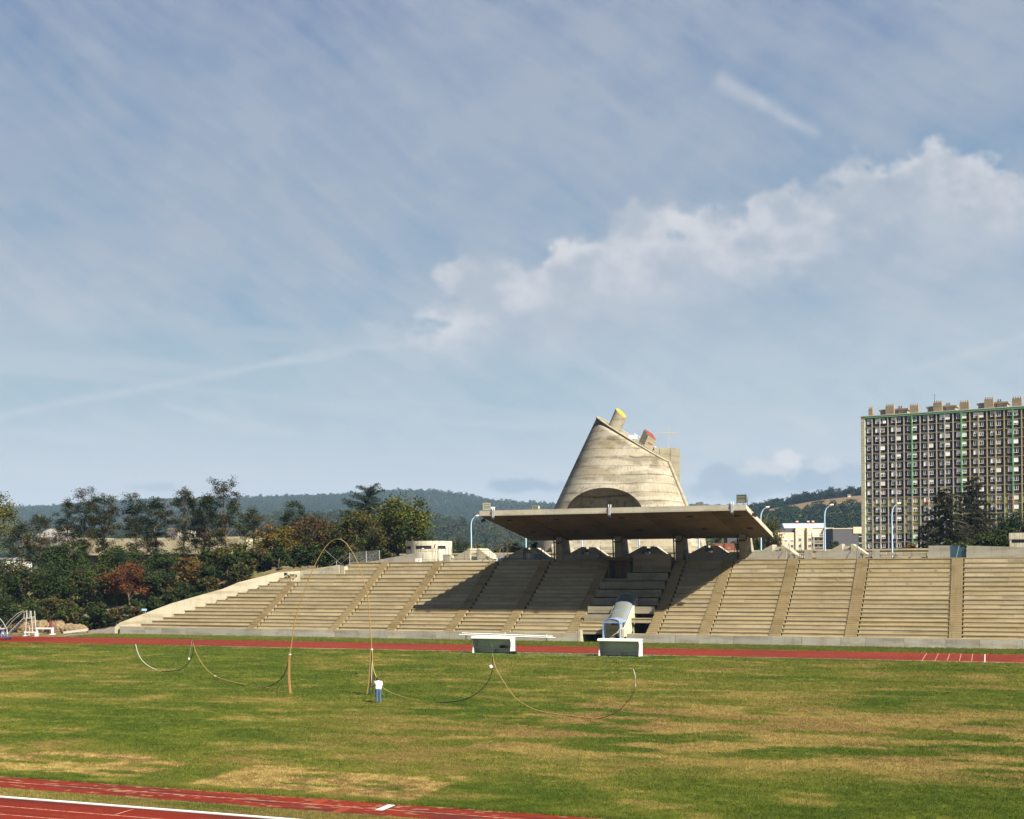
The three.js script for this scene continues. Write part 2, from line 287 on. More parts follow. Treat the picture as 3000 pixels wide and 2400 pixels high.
const faintPaint = std([1, 1, 1], 0.8, { map: tex(256, 64, (i, j) => mix3([0.19, 0.035, 0.025], [0.40, 0.24, 0.19], 0.25 + 0.6 * sst(0.35, 0.6, fbm(i / 6, j / 6, 4, 451, 0))), [6, 1.5]) });
const flat = (x0, x1, z0, z1, y) => new THREE.PlaneGeometry(Math.abs(x1 - x0), Math.abs(z1 - z0)).rotateX(-Math.PI / 2).translate((x0 + x1) / 2, y, (z0 + z1) / 2);
for (let k = 1; k < 8; k++) part('lane_line', flat(-110, 26, -118.95 - 1.22 * k, -119.0 - 1.22 * k, 0.017), faintPaint, track, { world: false });
part('kerb_line', flat(-81, 26, -118.74, -118.92, 0.017), linePaint, track, { world: false });
part('outer_line', flat(-81, 26, -128.70, -128.76, 0.017), faintPaint, track, { world: false });
{ // the white line round the inside of the bend, worn off in places
  for (let s = 0; s < 9; s++) { const a0 = Math.PI / 2 + 0.02 + s * 0.1, a1 = a0 + [0.075, 0.05, 0.085, 0.03, 0.06, 0.04, 0.07, 0.05, 0.08][s];
    part('kerb_line', gridMesh(5, 1, (u, v) => { const a = lerp(a0, a1, u), r = lerp(40.28, 40.12, v); return [-81.5 + r * Math.cos(a), 0.018, -78.65 - r * Math.sin(a)]; }), linePaint, track, { world: false, uv: true }); }
}
for (const [x, m, w] of [[-5.5, faintPaint, 0.05], [-4.4, faintPaint, 0.05], [-3.35, faintPaint, 0.05], [-2.3, faintPaint, 0.05], [-1.25, faintPaint, 0.05], [-0.15, linePaint, 0.09]]) part('finish_line', flat(x, x + w, -118.95, -128.6, 0.019), m, track, { world: false });
turf(-50.6, -30.4, -118.7, -115.3, 0.007, 'green_rubber_strip', (x, z) => { const k = fbm(x / 2, z / 1, 4, 461); return mix3([0.055, 0.105, 0.062], [0.085, 0.125, 0.075], k).map((v) => v * (0.85 + 0.3 * h2(Math.round(x * 20), Math.round(z * 20), 4))); }, 512, 96);
// near runway, verge, kerb and home straight
const nearRed = tex(2048, 256, (i, j) => {
  const x = lerp(-46, -2, i / 2048), z = lerp(-42.7, -40.1, j / 256), s = sst(0.62, 0.74, fbm(x / 0.4, z / 0.2, 5, 471)), q = sst(0.5, 0.68, fbm(x / 2.2, z / 0.5, 5, 472)), e = sst(0.3, 0, Math.min(z + 42.7, -40.1 - z)) * sst(0.4, 0.6, fbm(x / 0.5, z / 0.5, 4, 473));
  let c = mix3(redColor(x * 2, z * 3), [0.040, 0.015, 0.014], 0.75 * q); c = mix3(c, [0.17, 0.125, 0.075], 0.7 * s * (1 - q)); c = mix3(c, [0.17, 0.15, 0.07], 0.8 * e); return c;
}); nearRed.wrapS = nearRed.wrapT = THREE.ClampToEdgeWrapping;
const runway = setting('jump_runway', flat(-46, -2, -42.62, -40.2, 0.010), std([1, 1, 1], 0.85, { map: nearRed }), { uv: true });
part('centre_line', flat(-46, -22.5, -41.44, -41.49, 0.015), faintPaint, runway, { world: false }); part('centre_line', flat(-21.9, -2, -41.44, -41.49, 0.015), faintPaint, runway, { world: false });
part('takeoff_board', box(-21.35, -21.05, 0.002, 0.022, -42.3, -41.25), std([0.55, 0.54, 0.51], 0.6, { map: concreteMap }), runway, { world: false });
part('board_gap', box(-21.04, -20.97, 0.002, 0.016, -42.3, -41.25), M.black, runway, { world: false });
part('patch', flat(-24.35, -23.95, -42.6, -41.5, 0.014), std([0.15, 0.026, 0.014], 0.8), runway, { world: false }); part('patch', flat(-22.75, -22.35, -41.4, -40.25, 0.014), std([0.14, 0.027, 0.015], 0.8), runway, { world: false });
turf(-46, 4, -40.2, -38.45, 0.006, 'grass_strip', (x, z) => mix3(pitchColor(x + 40, z * 2), [0.09, 0.08, 0.022], 0.4), 1536, 64);
const homeMap = tex(1024, 512, (i, j) => redColor(lerp(-60, 5, i / 1024) * 1.4, lerp(-38.5, -27, j / 512) * 1.6)); homeMap.wrapS = homeMap.wrapT = THREE.ClampToEdgeWrapping;
const home = setting('home_straight', flat(-60, 5, -38.46, -27, 0.011), std([1, 1, 1], 0.85, { map: homeMap }), { uv: true });
for (let k = 1; k < 6; k++) part('lane_line', flat(-60, 5, -38.46 + 1.22 * k, -38.41 + 1.22 * k, 0.016), faintPaint, home, { world: false });
part('cross_line', flat(-30.1, -30.05, -38.4, -37.3, 0.0165), faintPaint, home, { world: false });
single('track_kerb', tube([[-60, 0.055, -38.5], [-24, 0.055, -38.5], [4, 0.055, -38.5]], 0.055, 0.055, 10), std([0.38, 0.38, 0.37], 0.5), 'white tubular kerb along the inside of the near running track', 'kerb');
// asphalt path at the left end of the stand
{
  const map = tex(256, 256, (i, j) => { const k = 0.8 + 0.4 * h2(i, j, 8) + 0.5 * (fbm(i / 24, j / 24, 4, 481, 0) - 0.5); return mix3([0.105, 0.095, 0.085], [0.16, 0.10, 0.05], 0.6 * sst(0.55, 0.7, fbm(i / 9, j / 9, 4, 483, 0))).map((v) => v * k); }, [5, 5]);
  const L = [[-113.5, -129.2], [-114.6, -132.5], [-117.0, -137], [-121.5, -144], [-127, -152]], Rt = [[-108.6, -129.2], [-109.6, -132.8], [-110.4, -137.5], [-113.2, -143], [-117.5, -150]];
  const at = (l, t) => { const k = Math.min(l.length - 2, Math.floor(t * (l.length - 1))), f = t * (l.length - 1) - k; return [lerp(l[k][0], l[k + 1][0], f), lerp(l[k][1], l[k + 1][1], f)]; };
  setting('path', gridMesh(6, 24, (u, v) => { const a = at(L, v), b = at(Rt, v), x = lerp(a[0], b[0], u), z = lerp(a[1], b[1], u); return [x, groundY(x, z) + 0.035, z]; }), std([1, 1, 1], 0.95, { map }), { uv: true });
}
// ------------------------------------------------------------------ grandstand
const ROWS = 18, rowY = [1.0], rowZ = [];
for (let i = 0; i < ROWS; i++) { rowY.push(rowY[i] + 0.41 + 0.12 * i / 17); rowZ.push(-136.9 - 0.83 * i); }
// rowY[i] is the ledge below row i, rowY[i + 1] the top of its bench, rowZ[i] the face of its riser
const AISLES = [-88.4, -76.4, -68.4, -60.5, -53.25, -45.0, -35.45, -29.5, -21.6, -13.55, -3.0, 8.2, 19], AW = 0.63;
const stand = thing('grandstand', 'long concrete grandstand of stepped benches rising behind the far running track', 'grandstand', [-46, 0, -143]);
const leftX = (i) => (i <= 14 ? -106.4 + 1.374 * (-rowZ[i] - 136.9 + 0.35) : -81.9);
{
  // low front wall of cast panels, broken by the entrance of the tunnel
  let x = -108.6, k = 0; const cuts = [];
  while (x < 24) { const w = [4.05, 2.6, 3.9, 4.15, 3.3][k % 5]; cuts.push([x, Math.min(24, x + w)]); x += w; k++; }
  for (let [a, b] of cuts) {
    const y1 = 1.0 + rr(-0.006, 0.006), pr = rr(-0.012, 0.012);
    const put = (p, q) => q - p > 0.2 && part('wall_panel', box(p + 0.012, q - 0.012, -0.05, y1, -136.36, -136 + pr), pick(M.wall), stand, { ox: rr(0, 40), oy: rr(0, 9) });
    if (b < -44.1 || a > -38.2) put(a, b); else { put(a, Math.min(b, -44.1)); put(Math.max(a, -38.2), b); }
  }
  part('wall_cap', [box(-108.6, -44.1, 1.002, 1.05, -136.95, -136.06)], M.slab[2], stand); part('wall_cap', [box(-38.2, 24, 1.002, 1.05, -136.95, -136.06)], M.slab[2], stand);
  for (const xd of [-96.2, -92.7, -81, -74.5, -66, -62, -24.6, -17.7, -9.4, -3.6, -2.2]) part('drain_spout', tube([[xd, 0.09, -136.0], [xd, 0.075, -135.9]], 0.05, 0.05, 8), M.black, stand);
}
// benches: a thin slab overhanging the riser, block by block between the stairs
for (let i = 0; i < ROWS; i++) {
  const all = [[leftX(i), 24]];
  for (const a of AISLES) { const l = all[all.length - 1]; if (a - AW > l[0] && a + AW < l[1]) { all.pop(); all.push([l[0], a - AW], [a + AW, l[1]]); } else if (a + AW > l[0] && a - AW <= l[0] && a + AW < l[1]) { l[0] = a + AW; } }
  for (const [a, b] of all) {
    if (b - a < 0.3) continue;
    const vip = a > -45 && b < -35; // the middle block holds the large tiers instead, above the fourth row
    if (vip && i >= 4) continue;
    if (vip && i < 3) { // open where the tunnel comes out
      part('bench_slab', box(a + 0.02, -41.0, rowY[i + 1] - 0.1, rowY[i + 1], rowZ[i] - 0.83, rowZ[i] + 0.045), pick(M.slab), stand, { ox: rr(0, 30), oy: rr(0, 9) });
      part('riser_panel', box(a + 0.05, -41.05, rowY[i] - 0.1, rowY[i + 1] - 0.1, rowZ[i] - 0.2, rowZ[i]), pick(M.riser), stand, { ox: rr(0, 30), oy: rr(0, 9) });
      continue;
    }
    const z0 = rowZ[i] - (i === ROWS - 1 ? 1.6 : 0.85);
    part('bench_slab', box(a + 0.02, b - 0.02, rowY[i + 1] - 0.10, rowY[i + 1] + rr(-0.008, 0.004), z0, rowZ[i] + 0.035 + rr(-0.01, 0.01)), pick(M.slab), stand, { ox: rr(0, 30), oy: rr(0, 9) });
    const cut = b - a > 9.5 || (b - a > 6.5 && R() < 0.12) ? lerp(a, b, rr(0.35, 0.65)) : 0;
    for (const [p, q] of cut ? [[a, cut], [cut, b]] : [[a, b]]) part('riser_panel', box(p + (p === a ? 0.14 : 0.006), q - (q === b ? 0.05 : 0.006), rowY[i] - 0.12, rowY[i + 1] - 0.10, rowZ[i] - 0.2, rowZ[i] + rr(-0.015, 0.01)), pick(M.riser), stand, { ox: rr(0, 30), oy: rr(0, 9) });
  }
}
for (const a of AISLES) { // stairs, two steps to a row, standing proud of the benches
  const top = a < -80 ? 13 : ROWS, prof = [];
  for (let i = 0; i < top; i++) { const m = (rowY[i] + rowY[i + 1]) / 2; prof.push([rowZ[i] + 0.53, rowY[i] + (i ? 0.012 : -0.02)], [rowZ[i] + 0.53, m], [rowZ[i] + 0.05, m], [rowZ[i] + 0.05, rowY[i + 1] + 0.012]); }
  const e = prof[prof.length - 1]; prof.push([e[0] - 0.5, e[1]], [e[0] - 0.5, e[1] - 0.7]);
  for (let i = top - 1; i >= 0; i--) prof.push([rowZ[i] - 0.1, rowY[i] - 0.35]);
  part('stair_flight', exX(prof, a - AW, a + AW), M.stair, stand, { ox: rr(0, 30) });
}
// diagonal end wall on the left, rising with the rows, then the back wall
{
  const pts = [[-109.4, -136.0, 0.98], [-108.9, -136.35, 1.55], [-103.2, -140, 4.06], [-97.4, -143.7, 5.98], [-95.7, -145, 6.86], [-91.4, -148.1, 8.15], [-88.9, -149.7, 8.32], [-83.2, -150.4, 9.12]];
  for (let i = 0; i < pts.length - 1; i++) {
    const [xa, za, ya] = pts[i], [xb, zb, yb] = pts[i + 1], L = Math.hypot(xb - xa, zb - za), nx = -(zb - za) / L * 0.3, nz = (xb - xa) / L * 0.3;
    const n = Math.max(1, Math.round(L / 3.4));
    for (let k = 0; k < n; k++) {
      const t0 = k / n + (k ? 0.0015 : 0), t1 = (k + 1) / n, P = (t, y, s) => [lerp(xa, xb, t) + nx * s, y, lerp(za, zb, t) + nz * s];
      const y0 = lerp(ya, yb, t0), y1 = lerp(ya, yb, t1), v = [P(t0, -0.3, 0), P(t1, -0.3, 0), P(t1, y1, 0), P(t0, y0, 0), P(t0, -0.3, -1), P(t1, -0.3, -1), P(t1, y1, -1), P(t0, y0, -1)];
      const f = [[0, 1, 2, 3], [5, 4, 7, 6], [3, 2, 6, 7], [4, 0, 3, 7], [1, 5, 6, 2]], pos = [];
      for (const [a, b, c, d] of f) for (const q of [a, b, c, a, c, d]) pos.push(...v[q]);
      const g = new THREE.BufferGeometry(); g.setAttribute('position', new THREE.Float32BufferAttribute(pos, 3)); g.computeVertexNormals();
      part('end_wall', g, M.pale, stand, { ox: rr(0, 2) });
    }
  }
  part('end_block', box(-82.3, -81.7, 6.5, 8.9, -151.4, -149.2), M.pale, stand);
  // upper back wall, sloping up to the terrace
  part('back_wall', exZ([[-83.2, 6], [-77.9, 6], [-77.9, 9.72], [-83.2, 9.10]], -152.6, -152.25), M.parapet, stand);
  part('back_wall', exZ([[-77.88, 6], [-72.05, 6], [-72.05, 10.72], [-77.88, 9.80]], -152.6, -152.2), M.parapet, stand);
  const par = (a, b, y1, y2 = y1) => part('parapet', exZ([[a, 8.6], [b, 8.6], [b, y2], [a, y1]], -152.5, -152.15), M.parapet, stand, { ox: rr(0, 20) });
  par(-68.3, -67.25, 10.42); par(-60.45, -59.2, 10.42); par(-52.2, -46.3, 10.25);
  par(-35.0, -28.3, 10.3); par(-28.1, -22.55, 10.4); par(-20.45, -19.55, 10.4); par(-19.05, -13.95, 10.38); par(-12.5, -11.75, 10.4);
  par(-6.2, -3.9, 10.9, 10.88); par(-2.0, 3.75, 10.85, 10.62); par(3.77, 24, 10.6, 10.4);
  part('back_kerb', box(-72, -52.3, 9.2, 9.62, -152.75, -152.2), M.white, stand); part('back_kerb', box(-35, -6.3, 9.2, 9.60, -152.85, -152.52), M.white, stand);
  part('walkway', box(-83, 24, 8.9, 9.44, -156.5, -152.86), conc(0.42, 0.39, 0.32), stand);
}
// small inset plates on a few risers
for (const [i, xs] of [[15, [-25.9, -23.0, -19.2, -15.9, -12.6, -10.4, -8.0, -5.4]], [13, [-26.2, -23.2, -19.4, -16.2]], [12, [-12.8, -10.8, -8.4, -5.9]]]) for (const x of xs) part('inset_plate', box(x, x + 0.28, rowY[i] + 0.1, rowY[i + 1] - 0.18, rowZ[i], rowZ[i] + 0.02), std([0.22, 0.20, 0.165], 0.9), stand);
// large tiers of the middle block
{
  const xL = [-44.25, -44.3, -44.35, -44.35, -44.3, -41.3, -41.0], xR = [-40.0, -36.15, -36.15, -36.15, -36.15, -36.15, -36.15];
  for (let k = 0; k < 7; k++) {
    const i = 3 + 2 * k, y0 = rowY[i] + (k ? 0.06 : 0), y1 = (k < 6 ? rowY[Math.min(17, i + 2)] - 0.02 : 10.2), z = rowZ[Math.min(17, i)] + 0.35;
    part('box_tier', box(xL[k], xR[k], y0, y1, z - 0.22, z), conc(0.40, 0.37, 0.30), stand, { ox: rr(0, 20) });
    part('tier_floor', box(xL[k], xR[k], y1 - 0.85, y1 - 0.75, z - 1.9, z - 0.23), pick(M.slab), stand);
  }
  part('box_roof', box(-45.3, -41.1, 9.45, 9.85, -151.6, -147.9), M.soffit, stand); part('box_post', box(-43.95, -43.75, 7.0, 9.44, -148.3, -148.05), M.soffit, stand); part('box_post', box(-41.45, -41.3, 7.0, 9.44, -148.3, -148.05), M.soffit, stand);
  part('box_back', box(-44.4, -41.1, 6.5, 9.44, -151.6, -150.4), M.black, stand);
  part('box_door', [box(-43.7, -42.7, 7.25, 9.3, -150.38, -150.33)], std([0.10, 0.035, 0.02], 0.6), stand); part('box_door', [box(-42.66, -41.66, 7.25, 9.3, -150.38, -150.33)], std([0.08, 0.03, 0.02], 0.6), stand);
  part('box_floor', box(-44.4, -41.1, 6.9, 7.2, -151.5, -147.6), M.slab[1], stand);
  part('tunnel_wall', box(-44.05, -43.75, 0, 1.35, -138.3, -136.05), M.pale, stand);
}
setting('terrace_plaza', [box(-84, 30, 8.6, 8.98, -185, -156.55)], conc(0.42, 0.38, 0.30));

// ------------------------------------------------------------------ canopy
const canopy = thing('grandstand_canopy', 'flat concrete canopy tilted up towards the pitch over the middle seats', 'canopy', [-40.5, 9, -150]);
{
  const fz = -136.5, bz = -154.6, X0 = -56.45, X1 = -24.6; // the slab falls to the back
  const yb = (z) => 14.86 + (z - fz) * ((12.17 - 14.86) / (bz - fz)), yt = (z) => yb(z) + 0.62;
  part('roof_slab', exX([[fz, yb(fz)], [fz, yt(fz)], [bz, yt(bz) - 0.1], [bz, yb(bz)]], X0, X1, 0.02), M.canopy, canopy);
  part('drip_band', exX([[fz + 0.07, yb(fz) - 0.02], [fz + 0.07, yb(fz) + 0.17], [fz, yb(fz) + 0.17], [fz, yb(fz) - 0.02]], X0 - 0.05, X1 + 0.05), conc(0.58, 0.555, 0.49), canopy);
  part('drip_band', exX([[fz + 0.07, yb(fz) - 0.02], [fz + 0.07, yb(fz) + 0.17], [bz, yb(bz) + 0.15], [bz, yb(bz) - 0.02]], X1, X1 + 0.06), conc(0.60, 0.575, 0.51), canopy);
  const skin = (x0, x1, drop, m, n) => part(n, exX([[fz - 0.02, yb(fz) - drop], [fz - 0.02, yb(fz) + 0.06], [bz + 0.02, yb(bz) + 0.06], [bz + 0.02, yb(bz) - drop]], x0, x1), m, canopy, { ox: rr(0, 20) });
  const px = [-51.7, -43.75, -35.85, -27.85];
  let x = X0 + 0.04;
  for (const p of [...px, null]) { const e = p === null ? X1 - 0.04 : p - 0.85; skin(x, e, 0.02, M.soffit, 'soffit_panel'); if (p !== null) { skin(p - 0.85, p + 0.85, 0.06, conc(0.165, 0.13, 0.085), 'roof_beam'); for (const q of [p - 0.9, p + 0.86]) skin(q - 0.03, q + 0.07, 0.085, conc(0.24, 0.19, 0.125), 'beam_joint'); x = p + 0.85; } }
  for (const z of [-139.5, -147.6]) for (const lx of [-53.7, -47.8, -39.7, -31.6, -26.2]) part('soffit_lamp', new THREE.CylinderGeometry(0.36, 0.36, 0.12, 16).translate(lx, yb(z) - 0.10, z), M.black, canopy);
  for (const p of px) {
    part('pier', exX([[-152.0, 8.9], [-152.0, yb(-152.0)], [-154.5, yb(-154.5)], [-155.7, 12.2], [-158.7, 8.9]], p - 0.45, p + 0.45), conc(0.50, 0.47, 0.41), canopy);
    part('downpipe', [tube([[p - 0.62, yb(-150.2) - 0.05, -151.6], [p - 0.6, yb(-150.2) - 0.9, -151.7], [p - 0.56, 9.3, -151.85]], 0.09, 0.09, 8), tube([[p - 0.6, yb(-150.3) - 0.95, -151.8], [p - 0.1, yb(-150.3) - 1.05, -151.9], [p + 0.45, yb(-150.3) - 0.9, -151.9], [p + 0.56, yb(-150.3) - 0.15, -151.9]], 0.08, 0.08, 8)], M.black, canopy);
  }
}
function floodlight(x, y, z, s, turn, tilt, label, dark) {
  const t = thing('floodlight', label, 'floodlight', [x, y, z], turn, 'floodlights on the canopy');
  const hs = part('housing', exX([[0.26, -0.42], [0.26, 0.42], [-0.12, 0.36], [-0.3, 0.1], [-0.3, -0.1], [-0.12, -0.36]].map(([a, b]) => [a * s, b * s]), -0.5 * s, 0.5 * s, 0.02), dark ? std([0.10, 0.11, 0.09], 0.5) : std([0.36, 0.33, 0.25], 0.55), t, { local: true, world: false });
  hs.position.y = 0.62 * s; hs.rotation.x = tilt;
  part('lens', box(-0.44 * s, 0.44 * s, -0.36 * s, 0.36 * s, 0.262 * s, 0.275 * s), std([0.16, 0.17, 0.14], 0.15, { metalness: 0.2 }), hs, { world: false });
  part('rim', [box(-0.5 * s, 0.5 * s, 0.36 * s, 0.43 * s, 0.25 * s, 0.3 * s), box(-0.5 * s, 0.5 * s, -0.43 * s, -0.36 * s, 0.25 * s, 0.3 * s), box(-0.5 * s, -0.43 * s, -0.36 * s, 0.36 * s, 0.25 * s, 0.3 * s), box(0.43 * s, 0.5 * s, -0.36 * s, 0.36 * s, 0.25 * s, 0.3 * s), box(-0.43 * s, 0.43 * s, 0.05 * s, 0.09 * s, 0.27 * s, 0.3 * s)], dark ? std([0.08, 0.09, 0.07], 0.5) : std([0.28, 0.26, 0.2], 0.5), hs, { world: false });
  part('bracket', [box(-0.56 * s, -0.52 * s, 0, 0.66 * s, -0.05, 0.05), box(0.52 * s, 0.56 * s, 0, 0.66 * s, -0.05, 0.05), box(-0.56 * s, 0.56 * s, 0, 0.03, -0.06, 0.06)], M.steel, t, { local: true, world: false });
  return t;
}
floodlight(-55.75, 15.46, -137.0, 0.92, 0.5, 0.12, 'square floodlight on the left front corner of the canopy');
floodlight(-50.0, 15.2, -138.6, 0.80, 0.0, 0.2, 'beige floodlight on the canopy edge left of the church');
floodlight(-30.3, 15.2, -138.6, 0.72, 0.1, 0.15, 'dark floodlight on the canopy edge right of the church', true);
floodlight(-25.15, 15.46, -137.0, 1.1, 0.0, 0.05, 'tall dark floodlight on the right front corner of the canopy', true);
for (const [x, l] of [[-54.65, 'grey camera bracket hanging over the canopy edge at its left end'], [-40.25, 'grey camera bracket hanging over the middle of the canopy edge'], [-26.15, 'grey camera bracket hanging over the canopy edge at its right end']]) {
  const t = thing('edge_bracket', l, 'bracket', [x, 14.35, -136.35], 0, 'brackets on the canopy edge');
  part('plate', box(x - 0.14, x + 0.14, 14.62, 15.52, -136.43, -136.36), M.galv, t); part('hook', [box(x - 0.14, x - 0.11, 15.5, 15.85, -136.6, -136.4), box(x + 0.11, x + 0.14, 15.5, 15.85, -136.6, -136.4)], M.whitePaint, t);
  part('spotlight', new THREE.CylinderGeometry(0.15, 0.17, 0.36, 12).rotateX(0.9).translate(x + 0.02, 14.44, -136.3), M.black, t); part('cable', tube([[x - 0.13, 15.5, -136.38], [x - 0.32, 15.0, -136.36], [x - 0.22, 14.66, -136.36]], 0.012, 0.012, 4), M.steel, t);
}
for (const [x, z, l, d] of [[-56.35, -138.2, 'black spotlight clamped under the left edge of the canopy', -1], [-24.35, -138.6, 'black spotlight clamped to the right edge of the canopy', 1]]) {
  const t = thing('side_spotlight', l, 'spotlight', [x, 14.0, z], 0, 'spotlights at the canopy sides');
  part('lamp_head', new THREE.BoxGeometry(0.5, 0.34, 0.34).rotateZ(-0.45 * d).translate(x + d * 0.28, 14.38, z), M.black, t); part('arm', bar([x - d * 0.1, 15.1, z], [x + d * 0.1, 14.4, z], 0.03), M.steel, t);
}
{ const t = thing('canopy_camera', 'white dome camera on the canopy by the left corner floodlight', 'camera', [-54.9, 15.46, -137]); part('dome', new THREE.SphereGeometry(0.17, 12, 8).translate(-54.95, 15.72, -136.75), M.whitePaint, t); part('stem', box(-54.98, -54.84, 15.46, 15.7, -137.0, -136.75), M.whitePaint, t); part('cowl', box(-54.95, -54.6, 15.78, 15.92, -136.95, -136.8), M.whitePaint, t); }
// ------------------------------------------------------------------ church: a leaning concrete cone cut by a slanting plane
const churchMap = tex(2048, 1024, (i, j) => { // u runs round the shell, v up it: pours of different days, lichen and soot along the joints
  const u = i / 2048 * 30, v = j / 1024;
  const wob = (fbm(u * 0.5, v * 4, 3, 501) - 0.5) * 0.014, vv = v + wob + 0.003 * Math.sin(u * 0.9);
  const n = 17, band = Math.floor(vv * n), f = vv * n - band;
  const tone = h2(band, 3, 503), joint = Math.exp(-(((f - 0.02) / 0.035) ** 2)) + Math.exp(-(((f - 0.98) / 0.03) ** 2));
  const soot = sst(0.5, 0.72, fbm(u * 0.55, vv * 30, 5, 505)), brown = sst(0.42, 0.66, fbm(u * 0.3 + 4, vv * 15, 5, 507)), grain = fbm(u * 9, v * 90, 3, 509), drip = fbm(u * 22, v * 3, 3, 511), dot = sst(0.78, 0.86, vn(u * 8, v * 60, 513));
  let c = mix3([0.50, 0.46, 0.365], [0.42, 0.37, 0.27], tone * 0.8);
  c = mix3(c, [0.235, 0.18, 0.095], 0.85 * brown * (0.35 + 0.65 * tone));
  c = mix3(c, [0.13, 0.115, 0.085], Math.min(0.9, 1.05 * soot * (0.35 + 0.65 * Math.min(1, joint + tone * 0.4))));
  c = mix3(c, [0.16, 0.14, 0.10], 0.6 * joint); c = mix3(c, [0.15, 0.135, 0.11], 0.4 * dot);
  c = mix3(c, [0.56, 0.52, 0.42], 0.35 * sst(0.55, 0.75, fbm(u * 0.8 + 9, vv * 18, 4, 517)));
  return c.map((x) => x * 0.44 * (0.8 + 0.25 * grain + 0.25 * drip));
}); churchMap.wrapS = THREE.ClampToEdgeWrapping; churchMap.wrapT = THREE.ClampToEdgeWrapping;
{
  const church = thing('church', 'tall leaning concrete cone church with an oblique flat top behind the stand', 'church', [-55.0, 8.6, -193.3], YAW);
  const O = { local: true, world: false };
  const N = 96, K = 28, pos = [], uv = [], idx = [];
  const bot = (a) => { const p = 3.2, c = Math.cos(a), s = Math.sin(a), r = (Math.abs(c) ** p + Math.abs(s) ** p) ** (-1 / p); return [-0.9 + 14.3 * c * r, 0, 13 * s * r * 0.96]; };
  const top = (a) => [1.75 + 5.75 * Math.cos(a), 20.35 - 3.55 * Math.cos(a) - 1.15 * Math.sin(a), 1.2 + 5.2 * Math.sin(a)];
  for (let j = 0; j <= K; j++) for (let i = 0; i <= N; i++) { const a = i / N * Math.PI * 2, b = bot(a), t = top(a), k = j / K, q = k ** 1.04; pos.push(lerp(b[0], t[0], q), lerp(b[1], t[1], k), lerp(b[2], t[2], q)); uv.push(i / N, lerp(0, t[1], k) / 24.2); }
  for (let j = 0; j < K; j++) for (let i = 0; i < N; i++) { const a = j * (N + 1) + i, b = a + 1, c = a + N + 1, d = c + 1; idx.push(a, c, b, b, c, d); }
  const ring = (j, y, dn) => { const o = pos.length / 3; let c = [0, 0, 0]; for (let i = 0; i < N; i++) { const k = (j * (N + 1) + i) * 3; c[0] += pos[k] / N; c[1] += pos[k + 1] / N; c[2] += pos[k + 2] / N; } pos.push(...c); uv.push(0.5, 0.97); for (let i = 0; i < N; i++) { const a = j * (N + 1) + i; dn ? idx.push(o, a, a + 1) : idx.push(o, a + 1, a); } };
  ring(0, 0, true); ring(K, 0, false);
  const shell = new THREE.BufferGeometry(); shell.setAttribute('position', new THREE.Float32BufferAttribute(pos, 3)); shell.setAttribute('uv', new THREE.Float32BufferAttribute(uv, 2)); shell.setIndex(idx); shell.computeVertexNormals();
  const shellMat = std([1, 1, 1], 0.95, { map: churchMap, bumpMap: concreteBump, bumpScale: 0.02 });
  // the arched niche cut into its foot: an ellipse carried straight back
  const arch = new THREE.CylinderGeometry(1, 1, 14, 64, 1).rotateX(Math.PI / 2).scale(5.85, 4.0, 1).translate(-3.45, 8.2, 12.2);
  arch.deleteAttribute('uv'); arch.setAttribute('uv', new THREE.Float32BufferAttribute(Array.from({ length: arch.attributes.position.count * 2 }, (_, k) => { const p = arch.attributes.position, j = k >> 1; return k % 2 ? 0.25 + 0.02 * p.getY(j) : 0.3 + 0.012 * p.getX(j) + 0.01 * p.getZ(j); }), 2));
  let body = shell;
  try { const ev = new Evaluator(); ev.useGroups = false; ev.attributes = ['position', 'normal', 'uv']; const A = new Brush(shell, shellMat), B = new Brush(arch, shellMat); A.updateMatrixWorld(); B.updateMatrixWorld(); body = ev.evaluate(A, B, SUBTRACTION).geometry; } catch (err) { console.log('csg failed', err.message); }
  part('shell', body, shellMat, church, { uv: true, ...O });
  const pale = conc(0.44, 0.41, 0.34), grey = conc(0.50, 0.475, 0.41);
  // rim round the cut, the roof deck inside it
  const rim = []; for (let i = 0; i <= 72; i++) { const t = top(i / 72 * Math.PI * 2); rim.push(V(t[0], t[1] + 0.05, t[2])); }
  part('rim', tube(rim, 0.17, 0.17, 6, 144), pale, church, O);
  const up = V(3.55 / 5.75, 1, 0.12).normalize();
  const onRoof = (x, z) => 20.35 - 3.55 * (x - 1.75) / 5.75 - 1.15 * (z - 1.2) / 5.2;
  // light shafts
  const lean = (g, x, z, h) => { g.translate(0, h, 0); g.rotateZ(-0.42); return g.translate(x, onRoof(x, z) - 0.5, z); };
  const skew = (g, from) => { const p = g.attributes.position; for (let k = 0; k < p.count; k++) if (p.getY(k) > from) p.setY(k, p.getY(k) - 0.30 * p.getX(k) - 0.42 * p.getZ(k)); g.computeVertexNormals(); return g; };
  const c1 = part('light_shaft', lean(skew(new THREE.CylinderGeometry(1.08, 1.08, 3.2, 32, 1, false), 0), -1.4, 1.6, 1.55), pale, church, { ...O, label: 'round light shaft with a yellow lid' });
  part('lid', lean(skew(new THREE.CylinderGeometry(0.97, 0.97, 0.08, 32), -9), -1.4, 1.6, 3.16), std([0.27, 0.185, 0.025], 0.8), c1, O);
  part('rim', lean(skew(new THREE.TorusGeometry(1.03, 0.05, 6, 32).rotateX(Math.PI / 2), -9), -1.4, 1.6, 3.17), pale, c1, O);
  part('slot', lean(new THREE.CylinderGeometry(1.07, 1.07, 0.28, 32, 1, true, -0.9, 1.3), -1.4, 1.6, 1.35), std([0.30, 0.21, 0.045], 0.6), c1, O);
  const c2 = part('light_shaft', lean(skew(new THREE.BoxGeometry(1.85, 2.6, 1.85).rotateY(0.5), 0), 3.5, 1.8, 1.3), pale, church, { ...O, label: 'square light shaft with a red lid' });
